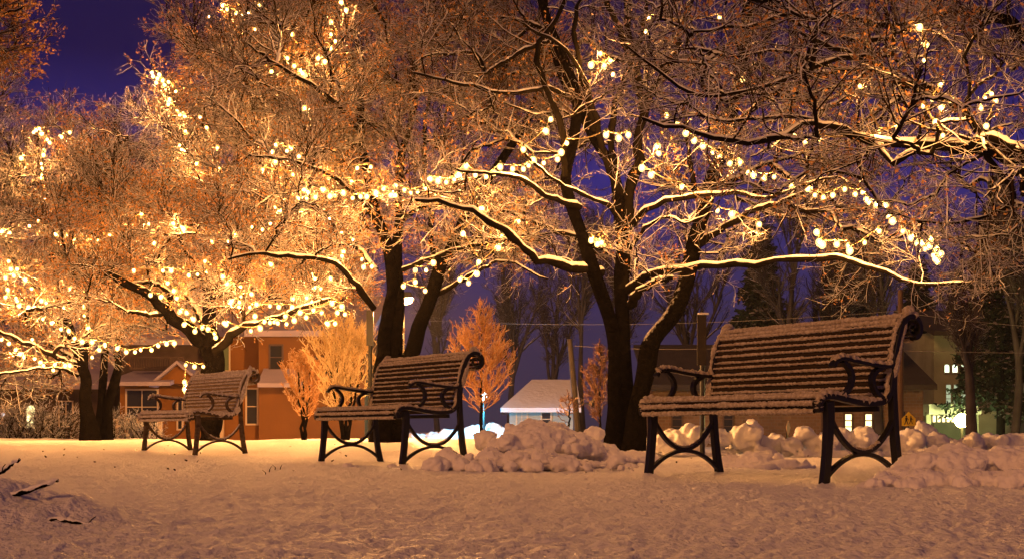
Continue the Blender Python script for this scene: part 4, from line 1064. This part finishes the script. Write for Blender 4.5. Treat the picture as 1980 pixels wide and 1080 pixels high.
# the brown building behind the nearest bench
YR = 46.0; loc = (ext(1560, YR), YR, -.55); B_ = empty("building", loc); tag(B_, "long brown brick building seen through the nearest bench with two lit windows", "building")
M_brick = bpy.data.materials.new("brown_brick"); M_brick.use_nodes = True
t_ = M_brick.node_tree; bb = t_.nodes["Principled BSDF"]; bt = t_.nodes.new("ShaderNodeTexBrick"); tcx = t_.nodes.new("ShaderNodeTexCoord"); mp = t_.nodes.new("ShaderNodeMapping")
mp.inputs["Rotation"].default_value = (math.radians(90), 0, 0); t_.links.new(tcx.outputs["Object"], mp.inputs[0]); t_.links.new(mp.outputs[0], bt.inputs["Vector"])
bt.inputs["Scale"].default_value = 2.2; bt.inputs["Color1"].default_value = (.15, .08, .045, 1); bt.inputs["Color2"].default_value = (.10, .055, .03, 1); bt.inputs["Mortar"].default_value = (.14, .11, .08, 1)
t_.links.new(bt.outputs[0], bb.inputs["Base Color"]); bb.inputs["Roughness"].default_value = .85
wall_box("wall", 1262, 1785, YR, YR + 8, zt(742, YR), M_brick, B_, loc)
M_shingle = mat("brown_shingles", (.035, .026, .022), rough=.85, noise=(2, .6), bump=(14, .5, .03))
roof_slab("roof", 1245, 1800, YR - .7, zt(744, YR), YR + 4, zt(744, YR) + 1.7, B_, loc, YR, m=M_shingle)
for a, b in ((1634, 1646), (1673, 1685)): window(a, b, 800, 836, YR, B_, loc, glass=M_lit, cols=1, rows=3, frame=M_dark, bar=.06)
for a, b in ((1300, 1318), (1400, 1416), (1590, 1602), (1735, 1750)): window(a, b, 795, 838, YR, B_, loc, cols=1, rows=3, frame=M_dark, bar=.05)

# the building with arched windows
YW = 55.0; loc = (ext(1860, YW), YW, -.55); A_ = empty("building", loc); tag(A_, "grey green building at the right with lit arched windows above a flat porch", "building")
M_stone = mat("greenish_render", (.30, .31, .20), rough=.8, noise=(1.2, .5), bump=(10, .3, .02))
wall_box("wall", 1806, 2100, YW, YW + 9, zt(640, YW), M_stone, A_, loc)
roof_slab("roof", 1795, 2115, YW - .7, zt(642, YW), YW + 5, zt(642, YW) + 1.4, A_, loc, YW, m=M_shingle)
for a, b in ((1826, 1835), (1841, 1851), (1857, 1868)): window(a, b, 704, 719, YW, A_, loc, glass=M_litw, cols=1, rows=1, frame=M_stone, arch=True)
window(1888, 1897, 702, 712, YW, A_, loc, glass=M_litd, cols=1, rows=1, frame=M_stone, arch=True)
for a, b in ((1829, 1838), (1844, 1852), (1858, 1867)): window(a, b, 743, 779, YW, A_, loc, glass=M_litd, cols=1, rows=4, frame=M_stone)
pr = MB(); x0, x1 = ext(1781, YW - 3) - loc[0], ext(1880, YW - 3) - loc[0]
pr.box(((x0+x1)/2, -2.0, zt(791, YW - 3) - loc[2]), (x1 - x0, 4.0, .40)); pr.build("porch_roof", mat("porch_boards", (.55, .58, .45), rough=.6), A_)
for px in (1785, 1876):
    q = MB(); zc = zt(796, YW - 3); q.box((ext(px, YW-3) - loc[0], -3.6, (zc + -.7)/2 - loc[2]), (.18, .18, zc + .7)); q.build("column", M_stone, A_)
for px in (1797, 1806, 1815, 1824, 1833, 1842):
    window(px - 3, px + 3, 802, 815, YW, A_, loc, glass=M_lit, cols=1, rows=1, frame=M_stone, bar=.03)

# ------------------------------------------------------------------ lamps, posts, signs, wires
def point(name, loc, col, power, r=.08, parent=None):
    l = bpy.data.lights.new(name, 'POINT'); l.color = col; l.energy = power; l.shadow_soft_size = r
    o = bpy.data.objects.new(name, l); COL.objects.link(o); o.location = loc
    if parent: o.parent = parent
    return o
# street lamp that glows behind the middle tree's dark stem
YS = 31.0; bs = on_ground(778, YS); SL = empty("street_lamp", bs); tag(SL, "tall sodium street lamp glowing behind the middle tree's dark stem", "street lamp")
hz = zt(588, YS) - bs[2]
m = MB(); m.tube([(0, 0, -.2), (0, 0, hz + .12)], .055, 10); m.build("pole", M_iron, SL)
m = MB(); m.tube([(0, 0, hz + .1), (.0, -.12, hz + .2), (.05, -.35, hz + .22)], .03, 8); m.build("arm", M_iron, SL)
m = MB(); m.prism([(-.16, .14), (.16, .14), (.22, 0), (-.22, 0)], -.75, -.25); o = m.build("lamp_head", M_iron, SL, bevel=.02); o.location = (.1, 0, hz + .08)
bm = bmesh.new(); bmesh.ops.create_uvsphere(bm, u_segments=16, v_segments=10, radius=.15); me = bpy.data.meshes.new("lens"); bm.to_mesh(me); bm.free()
o = link_mesh("lens", me, emis("sodium_lens", (1.0, .45, .12), 40.0), SL, (.1, -.5, hz + .04)); o.scale = (1.2, 1.5, .6)
point("sodium_light", (.1, -.5, hz - .18), (1.0, .44, .12), 3000, .16, SL)

# floodlight on the arched-window building's lawn
bs = on_ground(1860, 40.0); FL = empty("floodlight", bs); tag(FL, "bright yellow floodlight on a short post before the arched-window building", "floodlight")
hz = zt(812, 40.0) - bs[2]
m = MB(); m.tube([(0, 0, -.2), (0, 0, hz - .12)], .04, 8); m.build("post", M_iron, FL)
m = MB(); m.box((0, .08, hz), (.34, .14, .28)); m.build("housing", M_iron, FL, bevel=.02)
m = MB(); m.tube([(0, .02, hz), (0, -.06, hz)], [.22, .19], 20); m.build("lens", emis("flood_lens", (1.0, .80, .20), 60.0), FL)
point("flood_light", (0, -.25, hz), (1.0, .80, .20), 260, .10, FL)
# second lamp under the porch that lights the arched-window building's wall
PL = empty("porch_lamp", (ext(1835, 50), 50.0, zt(806, 50))); tag(PL, "small lamp under the flat porch of the arched-window building", "lamp")
m = MB(); m.box((0, 0, .06), (.2, .2, .06)); m.build("housing", M_iron, PL)
m = MB(); m.box((0, 0, 0), (.16, .16, .06)); m.build("lens", emis("porch_lens", (1.0, .9, .35), 12.0), PL)
point("porch_light", (0, -.3, -.1), (.95, .95, .40), 220, .1, PL)
# cyan lamp behind the snow heap
YQ = 39.5; bs = on_ground(936, YQ); CL = empty("lamp_post", bs); tag(CL, "short lamp post giving cold cyan light behind the orange cone tree", "lamp post")
hz = zt(768, YQ) - bs[2]
m = MB(); m.tube([(0, 0, -.2), (0, 0, hz - .1)], .04, 8); m.build("post", M_iron, CL)
m = MB(); m.tube([(0, 0, hz - .12), (0, 0, hz - .06), (0, 0, hz + .10), (0, 0, hz + .16)], [.05, .10, .13, .02], 8); m.build("globe", emis("cyan_globe", (.55, .95, 1.0), 9.0), CL)
point("cyan_light", (-.25, -.45, hz - .45), (.04, .55, .95), 260, .12, CL)

def post(name, label, cat, px, Y, top, w, m_, lean=0.0, snow=False):
    b = on_ground(px, Y); h = zt(top, Y) - b[2]; root = empty(name, b); tag(root, label, cat)
    q = MB(); q.tube([(0, 0, -.3), (lean * .5, 0, h * .5), (lean, 0, h)], [w * .55, w * .5, w * .42], 10); q.build("pole", m_, root); return root, h
M_wood = mat("weathered_pole", (.035, .026, .02), rough=.85, noise=(4, .6), bump=(40, .6, .01))
r, h = post("utility_pole", "leaning wooden pole right of the pale cottage", "pole", 1121, 36, 655, .17, M_wood, lean=-.28)
q = MB(); q.tube([(-.10, 0, h * .42), (.35, -.05, h * .43)], .02, 6); q.build("bracket", M_iron, r); q = MB(); q.tube([(.30, -.05, h * .40), (.42, -.05, h * .47)], [.10, .07], 8); q.build("lamp_head", M_iron, r)
r, h = post("sign_post", "dark square post with a narrow board, left of the nearest bench's back", "sign post", 1358, 27, 606, .10, M_iron)
q = MB(); q.box((-.03, -.12, h - .55), (.19, .04, 1.05)); q.build("board", M_wood, r, bevel=.008); q = MB(); q.box((.0, -.12, h - .01), (.21, .12, .04)); q.build("snow_cap", M_fluff, r)
r, h = post("sign_post", "thin dark post directly left of the middle tree's dark stem", "sign post", 716, 26, 600, .085, M_iron)
q = MB(); q.box((0, -.07, h - .35), (.14, .03, .7)); q.build("board", M_iron, r)
poleR, hR = post("utility_pole", "brown utility pole standing right behind the nearest bench's end", "pole", 1741, 35, 560, .17, mat("brown_pole", (.08, .045, .025), rough=.85, noise=(3, .5)))
# school crossing sign: a yellow pentagon with two walking figures
M_yel = mat("yellow_sign", (.62, .42, .02), rough=.5); M_blk = mat("black_sign_paint", (.01, .01, .01), rough=.5)
YG2 = 31.0; b = on_ground(1757, YG2); SG = empty("road_sign", b); tag(SG, "yellow pentagon school crossing sign with two black walking figures", "sign")
hz = zt(810, YG2) - b[2]; w = 13 * YG2 / F
q = MB(); q.tube([(0, .03, -.3), (0, .03, hz + .05)], .025, 6); q.build("post", M_iron, SG)
q = MB(); q.prism([(-w, -w * .95), (w, -w * .95), (w, w * .15), (0, w * 1.15), (-w, w * .15)], -.01, .01); o = q.build("panel", M_yel, SG); o.location = (0, 0, hz)
q = MB()
for sxx, s in ((-.38, 1.0), (.30, .86)):
    def L2(x, z): return (sxx * w + x * w * s, (z - .1) * w * s)
    hx, hzz = L2(0, .55); q.prism([(hx + .14*w*s*math.cos(a), hzz + .14*w*s*math.sin(a)) for a in np.linspace(0, 6.283, 9)[:-1]], -.016, -.012)
    q.prism([L2(-.15, .38), L2(.15, .38), L2(.12, -.10), L2(-.12, -.10)][::-1], -.016, -.012)
    q.prism([L2(-.12, -.11), L2(.0, -.11), L2(-.20, -.68), L2(-.32, -.68)][::-1], -.016, -.012)
    q.prism([L2(.01, -.11), L2(.12, -.11), L2(.34, -.64), L2(.22, -.68)][::-1], -.016, -.012)
    q.prism([L2(.16, .34), L2(.20, .24), L2(.40, .05), L2(.34, .0), L2(.14, .18)], -.016, -.012)
o = q.build("figures", M_blk, SG); o.location = (0, 0, hz)
# pale diamond sign seen nearly edge on
b = on_ground(1524, 31.0); DS = empty("road_sign", b, math.radians(62)); tag(DS, "small pale diamond sign seen nearly edge on, under the nearest bench's seat", "sign"); hz = zt(826, 31.0) - b[2]; w = .17
q = MB(); q.tube([(0, .03, -.3), (0, .03, hz)], .02, 6); q.build("post", M_iron, DS)
q = MB(); q.prism([(-w, 0), (0, -w), (w, 0), (0, w)], -.008, .008); o = q.build("panel", mat("pale_sign", (.60, .42, .26)), DS); o.location = (0, 0, hz)

M_wire = mat("snowy_wire", (.14, .12, .11), rough=.6)
def wire(label, a, b, sag, r=.012):
    A, B = Vector(P(*a)), Vector(P(*b)); m = MB()
    m.tube([(A.lerp(B, t) - A) - Vector((0, 0, sag * 4 * t * (1 - t))) for t in np.linspace(0, 1, 16)], r, 5)
    o = m.build("cable", M_wire); o.location = A; tag(o, label, "cable", "overhead cables along the street")
wire("snow coated cable level with the top slats of the nearest bench, right of it", (1741, 677, 35), (2300, 679, 34), .05, .008)
wire("upper snow coated cable running right from the nearest bench's curled end", (1741, 603, 35), (2300, 640, 34), .15, .008)
wire("faint cable in the mist crossing left of the tall tree's trunks", (500, 590, 44), (1741, 600, 35), .5, .006)
wire("faint lower cable behind the tall tree's trunks", (1112, 668, 36), (1741, 640, 35), .25, .006)

# ------------------------------------------------------------------ mist
hz_ = MB(); hz_.box((0, 210, 50), (520, 460, 110))
mh = bpy.data.materials.new("mist"); mh.use_nodes = True; th_ = mh.node_tree; th_.nodes.clear()
oo = th_.nodes.new("ShaderNodeOutputMaterial"); pv = th_.nodes.new("ShaderNodeVolumePrincipled")
pv.inputs["Color"].default_value = (.9, .85, .92, 1); pv.inputs["Density"].default_value = .0004; pv.inputs["Anisotropy"].default_value = .35
th_.links.new(pv.outputs[0], oo.inputs["Volume"])
hzo = hz_.build("haze", mh); tag(hzo, kind="stuff")
